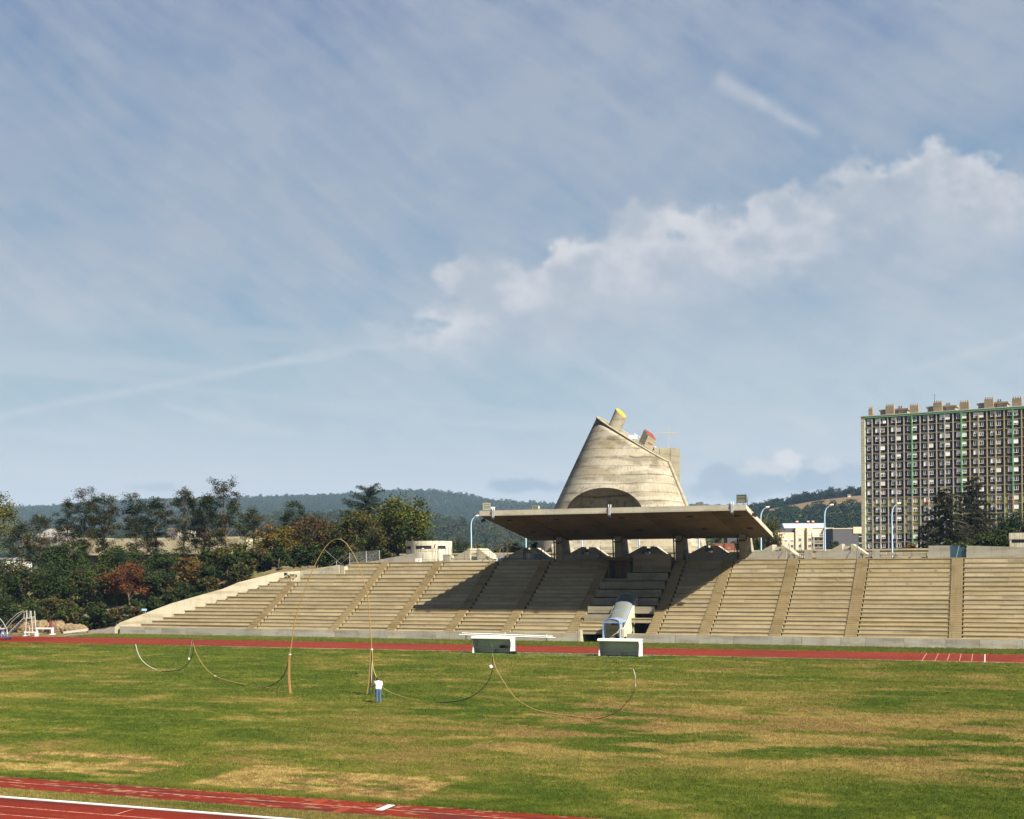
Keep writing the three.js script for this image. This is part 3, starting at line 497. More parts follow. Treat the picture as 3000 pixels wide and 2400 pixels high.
  part('lid', lean(skew(new THREE.BoxGeometry(1.7, 0.1, 1.7).rotateY(0.5), -9), 3.5, 1.8, 2.62), std([0.13, 0.035, 0.025], 0.8), c2, O);
  part('slot', lean(new THREE.BoxGeometry(1.0, 0.22, 1.88).rotateY(0.5), 3.5, 1.8, 1.2), std([0.20, 0.04, 0.025], 0.6), c2, O);
  // equipment and railing on the deck
  part('roof_box', box(0.9, 2.3, onRoof(1.3, 2.6) - 0.1, onRoof(1.3, 2.6) + 0.55, 2.2, 3.2), M.whitePaint, church, O);
  for (let k = 0; k < 14; k++) { const x = 2.1 + k * 0.33; part('rung', box(x, x + 0.2, onRoof(x, 2.9) + 0.02, onRoof(x, 2.9) + 0.26, 2.6, 3.1), grey, church, O); }
  part('railing', [bar([2.3, onRoof(2.3, -1.5), -1.5], [2.3, onRoof(2.3, -1.5) + 1.0, -1.5], 0.03), bar([4.4, onRoof(4.4, -1.5), -1.5], [4.4, onRoof(4.4, -1.5) + 1.0, -1.5], 0.03), bar([2.3, onRoof(2.3, -1.5) + 1.0, -1.5], [6.2, onRoof(6.2, -1.5) + 0.9, -1.5], 0.025)], M.galv, church, O);
  // bell block with the cross
  const bb = part('bell_block', exZ([[4.9, 15.8], [8.1, 13.2], [9.15, 13.0], [9.15, 18.75], [5.0, 19.0]].map(([x, y]) => [x + 0.05, y]), -1.2, 2.3), pale, church, O);
  part('stain', box(7.6, 7.72, 14.6, 18.6, 2.302, 2.32), conc(0.26, 0.24, 0.2), bb, O);
  part('joint', box(5.9, 6.02, 15.4, 18.7, 2.302, 2.32), conc(0.26, 0.24, 0.2), bb, O);
  part('cross', [box(7.52, 7.62, 18.6, 22.2, 0.5, 0.6), box(5.75, 9.4, 21.45, 21.55, 0.52, 0.58)], std([0.30, 0.25, 0.17], 0.6, { metalness: 0.4 }), church, O);
  // gutter folding down the right flank and a second strip of shell behind it
  const flank = (a, k) => { const b = bot(a), t = top(a), q = k ** 1.04; return V(lerp(b[0], t[0], q), lerp(b[1], t[1], k), lerp(b[2], t[2], q)); };
  part('gutter', tube(Array.from({ length: 9 }, (_, k) => flank(0.36, k / 8).add(V(0.10, 0.05, 0.12))), (t) => lerp(0.5, 0.28, t), 0, 8, 16), pale, church, O);
  part('gutter', tube(Array.from({ length: 9 }, (_, k) => flank(0.12, k / 8 * 0.94).add(V(0.2, 0, 0))), (t) => lerp(0.34, 0.2, t), 0, 8, 16), pale, church, O);
  part('spiral_gutter', tube(Array.from({ length: 8 }, (_, k) => flank(Math.PI * 0.72 + k * 0.02, 0.03 + k * 0.018).add(V(-0.2, 0, 0.25))), 0.28, 0.2, 8), pale, church, O);
  for (let k = 0; k < 3; k++) part('joint', bar(V(-6.2 + k * 3.6, 5.9, 5.24), V(-6.5 + k * 3.9, 11.0 - Math.abs(k - 1) * 1.4, 5.24), 0.05, 4), std([0.11, 0.1, 0.085], 0.95), church, O);
}
// ------------------------------------------------------------------ long tower block
{
  const A = Math.atan2(0.496, 0.868); // the front recedes to the left of the camera's view
  const turn = YAW - Math.atan(3620 / 6336) ;
  const tower = thing('apartment_tower', 'long tower block with a grid of dark panels, white windows and green posts', 'apartment block', [-39.9, 6.4, -443.1], turn);
  const O = { local: true, world: false }, FH = 3.05, BW = 2.67, NB = 30, NF = 17, roofY = NF * FH + 0.35;
  const post0 = 3.75; // first bay starts behind the end wall
  const plaster = std([0.46, 0.42, 0.33], 0.9, { map: concreteMap }), postM = std([0.40, 0.375, 0.33], 0.85, { map: concreteMap }), ochre = std([0.29, 0.235, 0.12], 0.85, { map: concreteMap }), green = std([0.095, 0.24, 0.085], 0.7), ochrePost = std([0.29, 0.24, 0.13], 0.85);
  const purple = std([0.013, 0.009, 0.016], 0.85), brown = std([0.030, 0.021, 0.018], 0.85), olive = std([0.16, 0.16, 0.055], 0.85), pitch = std([0.010, 0.010, 0.012], 0.85), mull = std([0.16, 0.16, 0.16], 0.5);
  const frame = std([0.72, 0.71, 0.68], 0.5), blindA = std([0.62, 0.60, 0.55], 0.7), blindB = std([0.72, 0.72, 0.71], 0.7), blindC = std([0.33, 0.31, 0.32], 0.7), glassA = std([0.035, 0.045, 0.058], 0.08), glassB = std([0.010, 0.011, 0.014], 0.1), curtain = std([0.30, 0.25, 0.23], 0.9);
  const L = post0 + NB * BW;
  part('wall', box(0, L, -0.4, roofY, -11, -0.5), conc(0.40, 0.37, 0.3), tower, O);
  part('end_wall', box(-0.02, 1.2, -0.4, roofY + 0.1, -11.1, 0.32), plaster, tower, O); part('end_strip', box(1.205, 1.42, -0.4, roofY - 0.2, -0.5, 0.30), std([0.55, 0.62, 0.47], 0.8), tower, O);
  part('roof_fascia', box(1.22, L, roofY - 0.25, roofY + 0.35, -0.45, 0.42), green, tower, O); part('coping', box(-0.2, L, roofY + 0.352, roofY + 0.62, -11.2, 0.5), std([0.33, 0.32, 0.32], 0.7), tower, O);
  for (let f = 0; f < NF; f++) if (f) part('floor_beam', box(1.43, L, f * FH - 0.13, f * FH + 0.13, -0.45, 0.24), ochre, tower, O);
  for (let k = 0; k <= NB; k++) { const x = post0 + k * BW, g = k % 6 === 5; if (g) { part('post', box(x - 0.2, x + 0.2, 8 * FH + 0.2, roofY - 0.26, -0.45, 0.4), green, tower, O); part('post', box(x - 0.2, x + 0.2, 4 * FH, 8 * FH + 0.19, -0.45, 0.4), ochrePost, tower, O); part('post', box(x - 0.2, x + 0.2, 0, 4 * FH - 0.01, -0.45, 0.4), green, tower, O); } else part('post', box(x - 0.17, x + 0.17, -0.3, roofY - 0.26, -0.45, 0.30), k > 11 ? ochrePost : postM, tower, O); }
  const gWin = new THREE.BoxGeometry(1.36, 1.5, 0.1), cells = [], far = { panel: [], win: [] }, strips = [];
  let count = 0;
  const fr = [box(-0.70, 0.70, 0.80, 0.88, 0, 0.08), box(-0.70, 0.70, -0.88, -0.78, 0, 0.1), box(-0.70, -0.61, -0.78, 0.80, 0, 0.08), box(0.61, 0.70, -0.78, 0.80, 0, 0.08), box(0.09, 0.20, -0.78, 0.80, 0, 0.08)];
  const frameG = metric(join(fr.map((g) => g.toNonIndexed()))), paneG = [metric(box(-0.61, 0.09, -0.78, 0.80, 0.02, 0.03)), metric(box(0.20, 0.61, -0.78, 0.80, 0.02, 0.03))], panelG = metric(box(-BW / 2 + 0.17, BW / 2 - 0.17, -FH / 2 + 0.13, FH / 2 - 0.13, -0.06, 0));
  const blindG = [0.5, 0.85, 1.15, 1.58].map((h) => metric(box(-0.63, 0.63, 0.81 - h, 0.81, 0.035, 0.09)));
  const mk = (n, g, m, p, x, y, z, sx = 1) => { const q = new THREE.Mesh(g, m); q.name = n; q.castShadow = q.receiveShadow = true; q.position.set(x, y, z); q.scale.x = sx; p.add(q); return q; };
  for (let b = -1; b < NB; b++) for (let f = NF - 1; f >= 0; f--) {
    const xa = post0 + b * BW, x = xa + BW / 2, y = (f + 0.5) * FH, winRight = ((b + 30) % 2 === 0);
    if (b === -1) { /* half bay against the end wall */ }
    const section = b < 11 ? purple : brown;
    const isOlive = f >= 4 && f <= 7 && (f === 7 || f === 4 || [-1, 4, 5, 10, 11, 16, 17, 22, 23].includes(b));
    const pm = f >= 4 && f <= 7 ? (isOlive ? olive : pitch) : section;
    const hidden = (b > 12 && f < 4) || b > 19 || (b > 8 && b < 16 && f < 6);
    const wx = b === -1 ? xa + 1.62 : winRight ? xa + BW - 0.17 - 0.72 : xa + 0.17 + 0.72;
    const r = R(), bl = pick([blindA, blindB, blindA, blindC, blindB]), gl = R() < 0.22 ? glassB : R() < 0.15 ? curtain : glassA, wy = y + 0.42;
    strips.push(box(wx - 0.75, wx - 0.715, y - FH / 2 + 0.13, y + FH / 2 - 0.13, 0.002, 0.05), box(wx + 0.715, wx + 0.75, y - FH / 2 + 0.13, y + FH / 2 - 0.13, 0.002, 0.05));
    if (hidden || count > 294) { if (b >= 0) far.panel.push([panelG, pm, x, y]); far.win.push([wx, wy]); continue; }
    count++;
    if (b >= 0) mk('infill_panel', panelG, pm, tower, x, y, 0); else part('infill_panel', box(1.43, xa + BW - 0.17, y - FH / 2 + 0.13, y + FH / 2 - 0.13, -0.06, 0), pm, tower, O);
    const w = mk('window', frameG, frame, tower, wx, wy, 0.0, winRight ? -1 : 1);
    mk('pane', paneG[0], gl, w, 0, 0, 0); mk('pane', paneG[1], R() < 0.3 ? glassB : gl, w, 0, 0, 0);
    if (r < 0.62) mk('blind', blindG[r < 0.1 ? 0 : r < 0.24 ? 1 : r < 0.36 ? 2 : 3], bl, w, 0, 0, 0);
  }
  const merged = (l) => join(l);
  part('mullion_strips', merged(strips), mull, tower, { ...O, kind: 'stuff' });
  for (const [m, n] of [[purple, 'infill_panels'], [brown, 'infill_panels'], [olive, 'infill_panels'], [pitch, 'infill_panels']]) { const l = far.panel.filter((q) => q[1] === m); if (l.length) part(n, merged(l.map((q) => q[0].clone().translate(q[2], q[3], 0))), m, tower, { ...O, kind: 'stuff' }); }
  if (far.win.length) { part('window_frames', merged(far.win.map(([x, y]) => frameG.clone().translate(x, y, 0))), frame, tower, { ...O, kind: 'stuff' }); part('window_panes', merged(far.win.flatMap(([x, y], k) => (k % 3 ? paneG.map((g) => g.clone().translate(x, y, 0)) : [blindG[3].clone().translate(x, y, 0)]))), glassA, tower, { ...O, kind: 'stuff' }); }
  part('laundry', new THREE.SphereGeometry(0.5, 8, 6).scale(0.75, 0.9, 0.5).translate(post0 + 6 * BW + 2.3, 7.5 * FH - 0.5, 0.5), std([0.42, 0.01, 0.015], 0.8), tower, O); part('laundry', new THREE.SphereGeometry(0.4, 8, 6).scale(0.8, 0.9, 0.5).translate(post0 + 16 * BW + 2.3, 7.5 * FH - 0.5, 0.5), std([0.40, 0.03, 0.03], 0.8), tower, O);
  part('laundry', box(post0 + 1 * BW + 1.0, post0 + 1 * BW + 2.0, 16.5 * FH - 0.5, 16.5 * FH + 0.4, 0.2, 0.35).rotateZ(0.0), std([0.75, 0.75, 0.75], 0.9), tower, O);
  const warm = std([0.25, 0.20, 0.135], 0.9, { map: concreteMap }), cap = std([0.32, 0.275, 0.205], 0.9, { map: concreteMap }), dark = std([0.07, 0.055, 0.045], 0.9);
  const chim = (x, w, h, n) => { const c = part('chimney', box(x, x + w, roofY + 0.55, roofY + 0.6 + h, -2.6, -0.9), warm, tower, O); for (let k = 0; k < n; k++) part('chimney_pot', new THREE.CylinderGeometry(0.2, 0.24, 0.7, 8).translate(x + (k + 0.5) * w / n, roofY + 0.95 + h, -1.75), warm, c, O); return c; };
  const pent = (x) => { const p = part('penthouse', box(x, x + 9.0, roofY + 0.55, roofY + 2.2, -8, -2.7), cap, tower, O); part('roof_slab', box(x - 0.4, x + 9.4, roofY + 2.2, roofY + 2.7, -8.6, -2.2), warm, p, O); part('vent', box(x + 5.7, x + 7.2, roofY + 2.7, roofY + 3.1, -5, -3.6), warm, p, O); for (const q of [6.05, 6.8]) part('chimney_pot', new THREE.CylinderGeometry(0.2, 0.22, 0.8, 8).translate(x + q, roofY + 3.4, -4.3), dark, p, O); part('louvre', box(x + 5.6, x + 5.9, roofY + 0.9, roofY + 2.0, -2.69, -2.6), dark, p, O); chim(x + 2.2, 2.8, 3.1, 4); };
  chim(2.3, 1.4, 2.5, 2); pent(5.9); chim(16.2, 2.8, 2.6, 4); pent(21.7); chim(32.4, 2.9, 2.6, 4); pent(38); chim(48.8, 2.9, 2.7, 4); pent(54.5); 
  part('antenna', [bar([23.6, roofY + 2.6, -5], [23.6, roofY + 7.2, -5], 0.06), bar([22.6, roofY + 6.6, -5], [24.0, roofY + 6.9, -5], 0.04), bar([23.0, roofY + 5.9, -5], [24.2, roofY + 6.1, -5], 0.03)], M.steel, tower, O);
}
// ------------------------------------------------------------------ cream flats, grey blocks, house, hall
{
  const creamM = std([1, 1, 1], 0.9, { map: noiseTint([0.40, 0.345, 0.25], 0.08, 6, 621) }), shade = std([0.065, 0.065, 0.07], 0.85), tileB = std([0.20, 0.23, 0.27], 0.7), brick = std([0.34, 0.09, 0.045], 0.85), O = { local: true, world: false };
  const winG = metric(join([box(-0.65, 0.65, 0.62, 0.70, 0, 0.1), box(-0.7, 0.7, -0.78, -0.66, 0, 0.16), box(-0.65, -0.57, -0.7, 0.66, 0, 0.1), box(0.57, 0.65, -0.7, 0.66, 0, 0.1), box(-0.04, 0.04, -0.7, 0.66, 0, 0.1)].map((g) => g.toNonIndexed()))), pane = metric(box(-0.57, 0.57, -0.7, 0.66, 0.02, 0.04)), shut = metric(box(-0.57, 0.57, -0.2, 0.66, 0.045, 0.08)), shutF = metric(box(-0.57, 0.57, -0.7, 0.66, 0.045, 0.08));
  const win = (p, x, y, z, k) => { const w = new THREE.Mesh(winG, M.whitePaint); w.name = 'window'; w.position.set(x, y, z); w.castShadow = w.receiveShadow = true; p.add(w); const q = new THREE.Mesh(pane, M.darkGlass); q.name = 'pane'; w.add(q); if (k) { const s = new THREE.Mesh(k > 1 ? shutF : shut, M.whitePaint); s.name = 'shutter'; w.add(s); } };
  const fl = thing('apartment_building', 'cream stepped apartment house with balconies behind the right end of the canopy', 'apartment house', [-80, 8.6, -569], YAW);
  // local x runs to the right of the picture, z towards the camera
  part('wall', box(-13.2, -0.5, 0, 13.6, -10, 0), creamM, fl, O); part('wall', box(-0.48, 3.4, 0, 15.7, -10, 0.6), creamM, fl, O); part('wall', box(3.42, 4.78, 0, 15.4, -10, -1.8), creamM, fl, O); part('wall', box(4.8, 7.3, 0, 15.6, -10, 0.4), creamM, fl, O); part('wall', box(7.32, 12.88, 0, 15.3, -10, -1.5), creamM, fl, O); part('wall', box(12.9, 17.0, 0, 15.6, -10, 0.5), creamM, fl, O);
  part('parapet_block', box(-11.0, -0.5, 13.62, 15.6, -9, -1.5), shade, fl, O);
  part('roof', exX([[-2, 15.6], [-6, 17.9], [-10, 17.9], [-14, 15.6]], -5, 14), tileB, fl, O); for (const x of [1.3, 6.4, 8.6]) { const c = part('chimney', box(x, x + 0.9, 16.2, 18.6, -6.6, -5.6), brick, fl, O); part('cap', box(x - 0.1, x + 1.0, 18.6, 18.95, -6.7, -5.5), M.whitePaint, c, O); }
  for (const [i, y] of [13.2, 10.3, 7.4, 4.5, 1.8].entries()) { for (const x of [-4.7, -1.9]) if (i) win(fl, x, y, 0, i === 1 ? 1 : 0); win(fl, 1.6, y, 0.6, i === 0 ? 2 : 0); win(fl, 6.0, y, 0.4, i === 0 ? 2 : 0); for (const x of [14.1, 16.1]) win(fl, x, y, 0.5, i < 2 ? 2 : 1); for (const x of [9.2, 11.6]) win(fl, x, y, -1.5, i === 0 ? 2 : 0); if (i) { win(fl, -11.8, y, 0, 0); } }
  for (const y of [11.6, 8.7, 5.8, 2.9]) { const b = part('balcony', box(7.5, 13.4, y - 0.2, y, -1.49, 1.3), creamM, fl, O); part('rail', [bar([7.6, y + 1, 1.2], [13.3, y + 1, 1.2], 0.05, 4), ...Array.from({ length: 10 }, (_, k) => bar([7.6 + k * 0.63, y, 1.2], [7.6 + k * 0.63, y + 1, 1.2], 0.03, 4))], M.whitePaint, b, O); part('post', box(7.6, 7.8, y, y + 2.7, 1.0, 1.2), M.whitePaint, b, O); part('post', box(11.9, 12.1, y, y + 2.7, 1.0, 1.2), M.whitePaint, b, O); }
  for (const y of [9.2, 6.2]) { const b = part('balcony', box(-9.6, -6.2, y - 0.2, y, 0.02, 1.8), creamM, fl, O); part('rail', Array.from({ length: 7 }, (_, k) => bar([-9.5 + k * 0.53, y, 1.7], [-9.5 + k * 0.53, y + 1, 1.7], 0.03, 4)).concat([bar([-9.5, y + 1, 1.7], [-6.3, y + 1, 1.7], 0.05, 4)]), M.whitePaint, b, O); part('doorway', box(-9.0, -6.8, y, y + 2.2, 0.0, 0.05), M.darkGlass, b, O); }
  const gb = thing('grey_building', 'windowless charcoal grey gable wall between the cream flats and the tower', 'building', [-52.8, 8.6, -516], YAW);
  part('wall', box(-5.2, 5.2, 0, 13.5, -14, 0), shade, gb, O); part('coping', box(-5.3, 5.3, 13.5, 13.8, -14, 0.1), creamM, gb, O); part('corner_block', box(3.0, 7.5, 11.6, 14.3, -9, 0.25), creamM, gb, O); for (const y of [2, 4.8, 7.6, 10.2]) part('balcony', box(5.22, 7.2, y, y + 0.25, -4, 0.2), creamM, gb, O);
  const gs = thing('grey_annexe', 'small charcoal grey block seen under the right end of the canopy', 'building', [-66, 8.6, -350], YAW); part('wall', box(-2.5, 1.2, 0, 7.4, -6, 0), shade, gs, O); part('coping', box(-2.6, 1.3, 7.4, 7.6, -6.1, 0.1), std([0.3, 0.3, 0.3], 0.8), gs, O);
  const rh = thing('red_roof_house', 'low white house with a red tiled roof behind the stand', 'house', [-59, 8.6, -299], YAW);
  part('wall', exX([[0, 0], [0, 2.9], [-4, 4.6], [-8, 2.9], [-8, 0]], -2.2, 2.3), std([0.58, 0.56, 0.52], 0.9), rh, O);
  const tile = std([1, 1, 1], 0.9, { map: noiseTint([0.085, 0.030, 0.019], 0.35, 2, 601, 3) });
  const rf = part('roof', exX([[0.5, 2.85], [0.5, 3.05], [-4, 5.1], [-8.5, 3.05], [-8.5, 2.85], [-4, 4.85]], -2.5, 2.7), tile, rh, O); for (const x of [-1.0, 0.7]) part('roof_window', box(x, x + 0.7, 3.85, 3.95, -1.9, -1.2).rotateX(0), M.galv, rf, O); part('window', box(-1, 0, 1.2, 2.3, 0.002, 0.06), M.darkGlass, rh, O);
  const yl = thing('yellow_building', 'ochre yellow panelled low building glimpsed under the canopy', 'building', [-55.6, 8.6, -225], YAW);
  const yel = std([1, 1, 1], 0.85, { map: noiseTint([0.30, 0.185, 0.045], 0.18, 3, 611) });
  for (let k = 0; k < 6; k++) part('panel', box(-3.0 + k * 1.0, -2.02 + k * 1.0, 0, 6.2, -4, 0), yel, yl, { ...O, ox: k * 3 }); part('eaves', box(-3.1, 3.2, 4.55, 4.85, 0.02, 0.35), yel, yl, O); for (const x of [1.1, 1.35]) part('downpipe', bar([x, 0, 0.15], [x, 4.5, 0.15], 0.06), std([0.25, 0.16, 0.06], 0.8), yl, O); part('sign', box(1.8, 2.5, 3.7, 4.2, 0.02, 0.25), M.whitePaint, yl, O); part('buttress', exX([[0.02, 0], [1.3, 0], [0.3, 4.5], [0.02, 4.5]], -0.9, -0.55), yel, yl, O);
  const low = thing('church_annexe', 'low pale concrete foot of the church with a dark arched opening', 'annexe', [-46.7, 8.6, -205], YAW);
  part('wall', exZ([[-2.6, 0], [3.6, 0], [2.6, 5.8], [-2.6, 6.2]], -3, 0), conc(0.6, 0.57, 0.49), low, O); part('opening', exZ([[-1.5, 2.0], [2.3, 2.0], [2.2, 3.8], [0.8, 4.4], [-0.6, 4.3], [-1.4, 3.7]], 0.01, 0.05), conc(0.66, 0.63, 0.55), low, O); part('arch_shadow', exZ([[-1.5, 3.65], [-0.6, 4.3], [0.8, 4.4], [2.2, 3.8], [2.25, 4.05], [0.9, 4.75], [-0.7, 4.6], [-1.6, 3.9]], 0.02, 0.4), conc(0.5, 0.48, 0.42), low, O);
  // sports hall behind the trees on the left
  const hall = thing('sports_hall', 'long pale parapet of a low hall half hidden behind feathery trees', 'hall', [-163, 7.6, -215]);
  for (let k = 0; k < 9; k++) part('parapet_panel', box(-186 + k * 5.1, -186 + k * 5.1 + 5.06, 11.5, 15.0 + (k === 0 ? 0.3 : 0), -225, -215), conc(0.62, 0.56, 0.42), hall, { ox: k * 2.7 }); part('base', box(-189, -138, 6.5, 11.48, -225, -216.2), std([0.045, 0.04, 0.04], 0.9), hall);
  for (const x of [-163.5, -154.8]) part('roof_drum', new THREE.CylinderGeometry(1.4, 1.4, 2.6, 20).translate(x, 15.9, -222), std([0.10, 0.09, 0.09], 0.85), hall); part('roof_box', box(-160.5, -158, 15.0, 16.6, -223, -220), std([0.45, 0.42, 0.35], 0.9), hall);
  part('side_roof', exX([[-203, 13.2], [-203, 15.2], [-209, 17.2], [-209, 13.2]], -184.5, -177.6), std([0.17, 0.155, 0.145], 0.9), hall);
  const wh = thing('white_shed', 'white walled shed glimpsed through the trees at the left edge', 'shed', [-154.7, 4, -167]); part('wall', box(-157, -154.2, 4, 10.4, -170, -164), std([0.4, 0.39, 0.37], 0.9), wh); part('roof', box(-157.2, -154.0, 10.4, 10.7, -170.2, -163.8), M.galv, wh);
  const bw = thing('brick_wall', 'low red brick wall with piers far behind the left railings', 'wall', [-70, 8.6, -232]); part('wall', box(-80, -62, 8.6, 11.3, -232.3, -232), brick, bw); for (const x of [-78, -73.6, -69, -64.5]) part('pier', box(x, x + 0.6, 8.6, 11.8, -232.4, -231.85), std([0.06, 0.03, 0.03], 0.9), bw);
}
// ------------------------------------------------------------------ terrace behind the stand: pavilions, roof lights, railings, lamp posts
{
  const t = thing('round_pavilion', 'round board-marked concrete pavilion with slot windows at the left of the terrace', 'pavilion', [-74.4, 8.6, -161]);
  const board = std([1, 1, 1], 0.95, { map: tex(512, 128, (i, j) => { const k = 0.72 + 0.3 * h2(Math.floor(i / 5), 0, 701) + 0.2 * (fbm(i / 20, j / 30, 4, 703, 0) - 0.5), d = sst(0.5, 0.75, fbm(i / 9, j / 50, 4, 705, 0)); return mix3([0.40, 0.37, 0.29], [0.20, 0.17, 0.12], 0.6 * d).map((v) => v * k); }, [8, 3]) });
  const cyl = (r0, r1, y0, y1, a0, a1, n = 40) => gridMesh(n, 1, (u, v) => { const a = lerp(a0, a1, u), r = lerp(r0, r1, v); return [-74.4 + r * Math.cos(a), lerp(y1, y0, v), -161 + r * Math.sin(a), a * 3.3, lerp(y1, y0, v)]; });
  const ring = (y0, y1, r, name, gaps) => { // wall segments between the window gaps
    let a = -Math.PI; const seg = []; for (const [g0, g1] of [...gaps, [Math.PI, 0]]) { if (g0 > a) seg.push([a, g0]); a = g1; }
    for (const [p, q] of seg) part(name, [cyl(r, r, y0, y1, p, q, 28).toNonIndexed(), cyl(r - 0.2, r - 0.2, y0, y1, p, q, 28).toNonIndexed()], board, t, { uv: true });
  };
  ring(8.6, 11.25, 3.28, 'drum', []); ring(11.25, 11.72, 3.28, 'window_pier', [[0.35, 0.75], [1.05, 1.75], [2.05, 2.95]]); ring(11.72, 12.40, 3.30, 'crown', []);
  part('roof', new THREE.CylinderGeometry(3.2, 3.2, 0.1, 48).translate(-74.4, 12.34, -161), M.parapet, t);
  for (const [a, b] of [[0.35, 0.75], [1.05, 1.75], [2.05, 2.95]]) part('window', cyl(3.14, 3.14, 11.25, 11.72, a, b, 12), M.darkGlass, t, { uv: true });
  part('sill', cyl(3.3, 3.3, 11.27, 11.40, 1.36, 1.46, 4), M.whitePaint, t, { uv: true }); part('wall_lamp', [bar([-72.3, 11.9, -158.4], [-72.0, 11.95, -158.2], 0.04), bar([-72.3, 11.4, -158.4], [-72.3, 11.95, -158.4], 0.03)], M.steel, t);
  const t2 = thing('square_pavilion', 'board-marked concrete pavilion with a dark slot at the right edge', 'pavilion', [4.9, 8.6, -162]);
  part('wall', box(2.75, 7.4, 8.6, 11.2, -165, -160), board, t2); part('wall', box(2.75, 2.95, 11.2, 11.62, -165, -160), board, t2); part('wall', box(4.55, 7.4, 11.2, 11.62, -165, -160), board, t2); part('crown', box(2.7, 7.45, 11.62, 12.4, -165.05, -159.95), board, t2); part('window', box(2.95, 4.55, 11.2, 11.62, -164, -160.25), M.darkGlass, t2);
}
// roof lights: two opposed concrete ramps with a glazed slot between them
const lightX = [-64.2, -56.6, -48.5, -40.3, -32.3, -23.9, -15.6];
const lightLabel = ['leftmost sunlit roof light ramp by the railings left of the canopy', 'roof light ramp with a blue framed vent half under the canopy shadow', 'dark roof light ramps between the first two canopy piers', 'dark roof light ramps between the middle canopy piers', 'dark roof light ramps between the last two canopy piers', 'roof light ramps with a blue framed window beside the canopy', 'pale roof light ramps in front of the grey gable wall'];
lightX.forEach((x, k) => {
  const t = thing('roof_light', lightLabel[k], 'roof light', [x, 9.44, -154.8], 0, 'roof lights along the terrace');
  const pz0 = -156.45, pz1 = -153.1;
  part('ramp', exZ([[x - 2.9, 9.44], [x - 0.5, 9.44], [x - 0.5, 11.25], [x - 2.9, 10.0]], pz0, pz1, 0.02), k < 2 ? conc(0.55, 0.50, 0.40) : conc(0.52, 0.49, 0.42), t);
  part('ramp', exZ([[x + 0.5, 9.44], [x + 2.9, 9.44], [x + 2.9, 9.75], [x + 2.6, 9.85], [x + 0.75, 11.2], [x + 0.5, 11.2]], pz0, pz1, 0.02), conc(0.55, 0.51, 0.42), t);
  part('frame', [box(x - 0.49, x - 0.43, 9.9, 10.55, -153.7, -153.6), box(x + 0.43, x + 0.49, 9.9, 10.55, -153.7, -153.6), box(x - 0.49, x + 0.49, 10.5, 10.57, -153.7, -153.6)], M.frameBlue, t); part('pane', box(x - 0.43, x + 0.43, 9.6, 10.5, -153.68, -153.65), M.glass, t);
  part('lintel', box(x - 0.49, x + 0.49, 10.6, 11.0, -156.2, -155.2), conc(0.6, 0.57, 0.5), t);
  if (k === 1) { part('vent_frame', [box(x + 1.0, x + 2.1, 10.35, 10.45, -153.08, -153.0), box(x + 1.0, x + 2.1, 9.62, 9.7, -153.08, -153.0), box(x + 1.0, x + 1.08, 9.7, 10.35, -153.08, -153.0), box(x + 2.02, x + 2.1, 9.7, 10.35, -153.08, -153.0)], M.frameBlue, t); part('vent_grille', box(x + 1.08, x + 2.02, 9.7, 10.35, -153.09, -153.04), M.steel, t); }
});
// back parapet of the terrace
{ const t = thing('terrace_parapet', 'long low sandy parapet along the back of the terrace', 'parapet', [-40, 8.6, -171]); for (let k = 0; k < 17; k++) part('parapet_panel', box(-84 + k * 5, -79.03 + k * 5, 8.6, 10.55 + (k > 14 ? 0.05 : 0), -171.4, -171), conc(0.52, 0.46, 0.35), t, { ox: k * 3.3 }); part('coping', box(-84, 1, 10.55, 10.75, -171.5, -170.9), conc(0.58, 0.52, 0.41), t); }
// lamp posts
const lampX = [-69.53, -61.09, -52.74, -44.47, -36.15, -27.81, -19.53, -11.14];
const lampLabel = ['pale blue lamp post left of the canopy before the wooded hill', 'pale blue lamp post just under the left end of the canopy', 'pale blue lamp post before the church, right of the first pier', 'pale blue lamp post before the church beside the yellow building', 'pale blue lamp post right of the church foot under the canopy', 'pale blue lamp post behind the right end of the canopy', 'pale blue lamp post before the cream apartment house', 'pale blue lamp post before the tower block'];
lampX.forEach((x, k) => {
  const t = thing('lamp_post', lampLabel[k], 'lamp post', [x, 8.95, -165], 0, 'lamp posts along the terrace'), h = [15.9, 16, 16, 16, 16, 16.2, 16.3, 16.3][k];
  part('pole', tube([[x, 8.95, -165], [x, 12.5, -165], [x, h - 1.0, -165], [x + 0.10, h - 0.5, -165.05], [x + 0.34, h - 0.1, -165.15], [x + 0.62, h + 0.08, -165.25]], 0.11, 0.05, 8), M.lampBlue, t); part('lamp_head', new THREE.SphereGeometry(0.2, 10, 8).scale(1.6, 0.75, 1).rotateZ(0.25).translate(x + 0.8, h + 0.16, -165.3), std([0.50, 0.47, 0.36], 0.6), t); part('base', new THREE.CylinderGeometry(0.2, 0.24, 0.25, 10).translate(x, 9.07, -165), M.lampBlue, t);
});
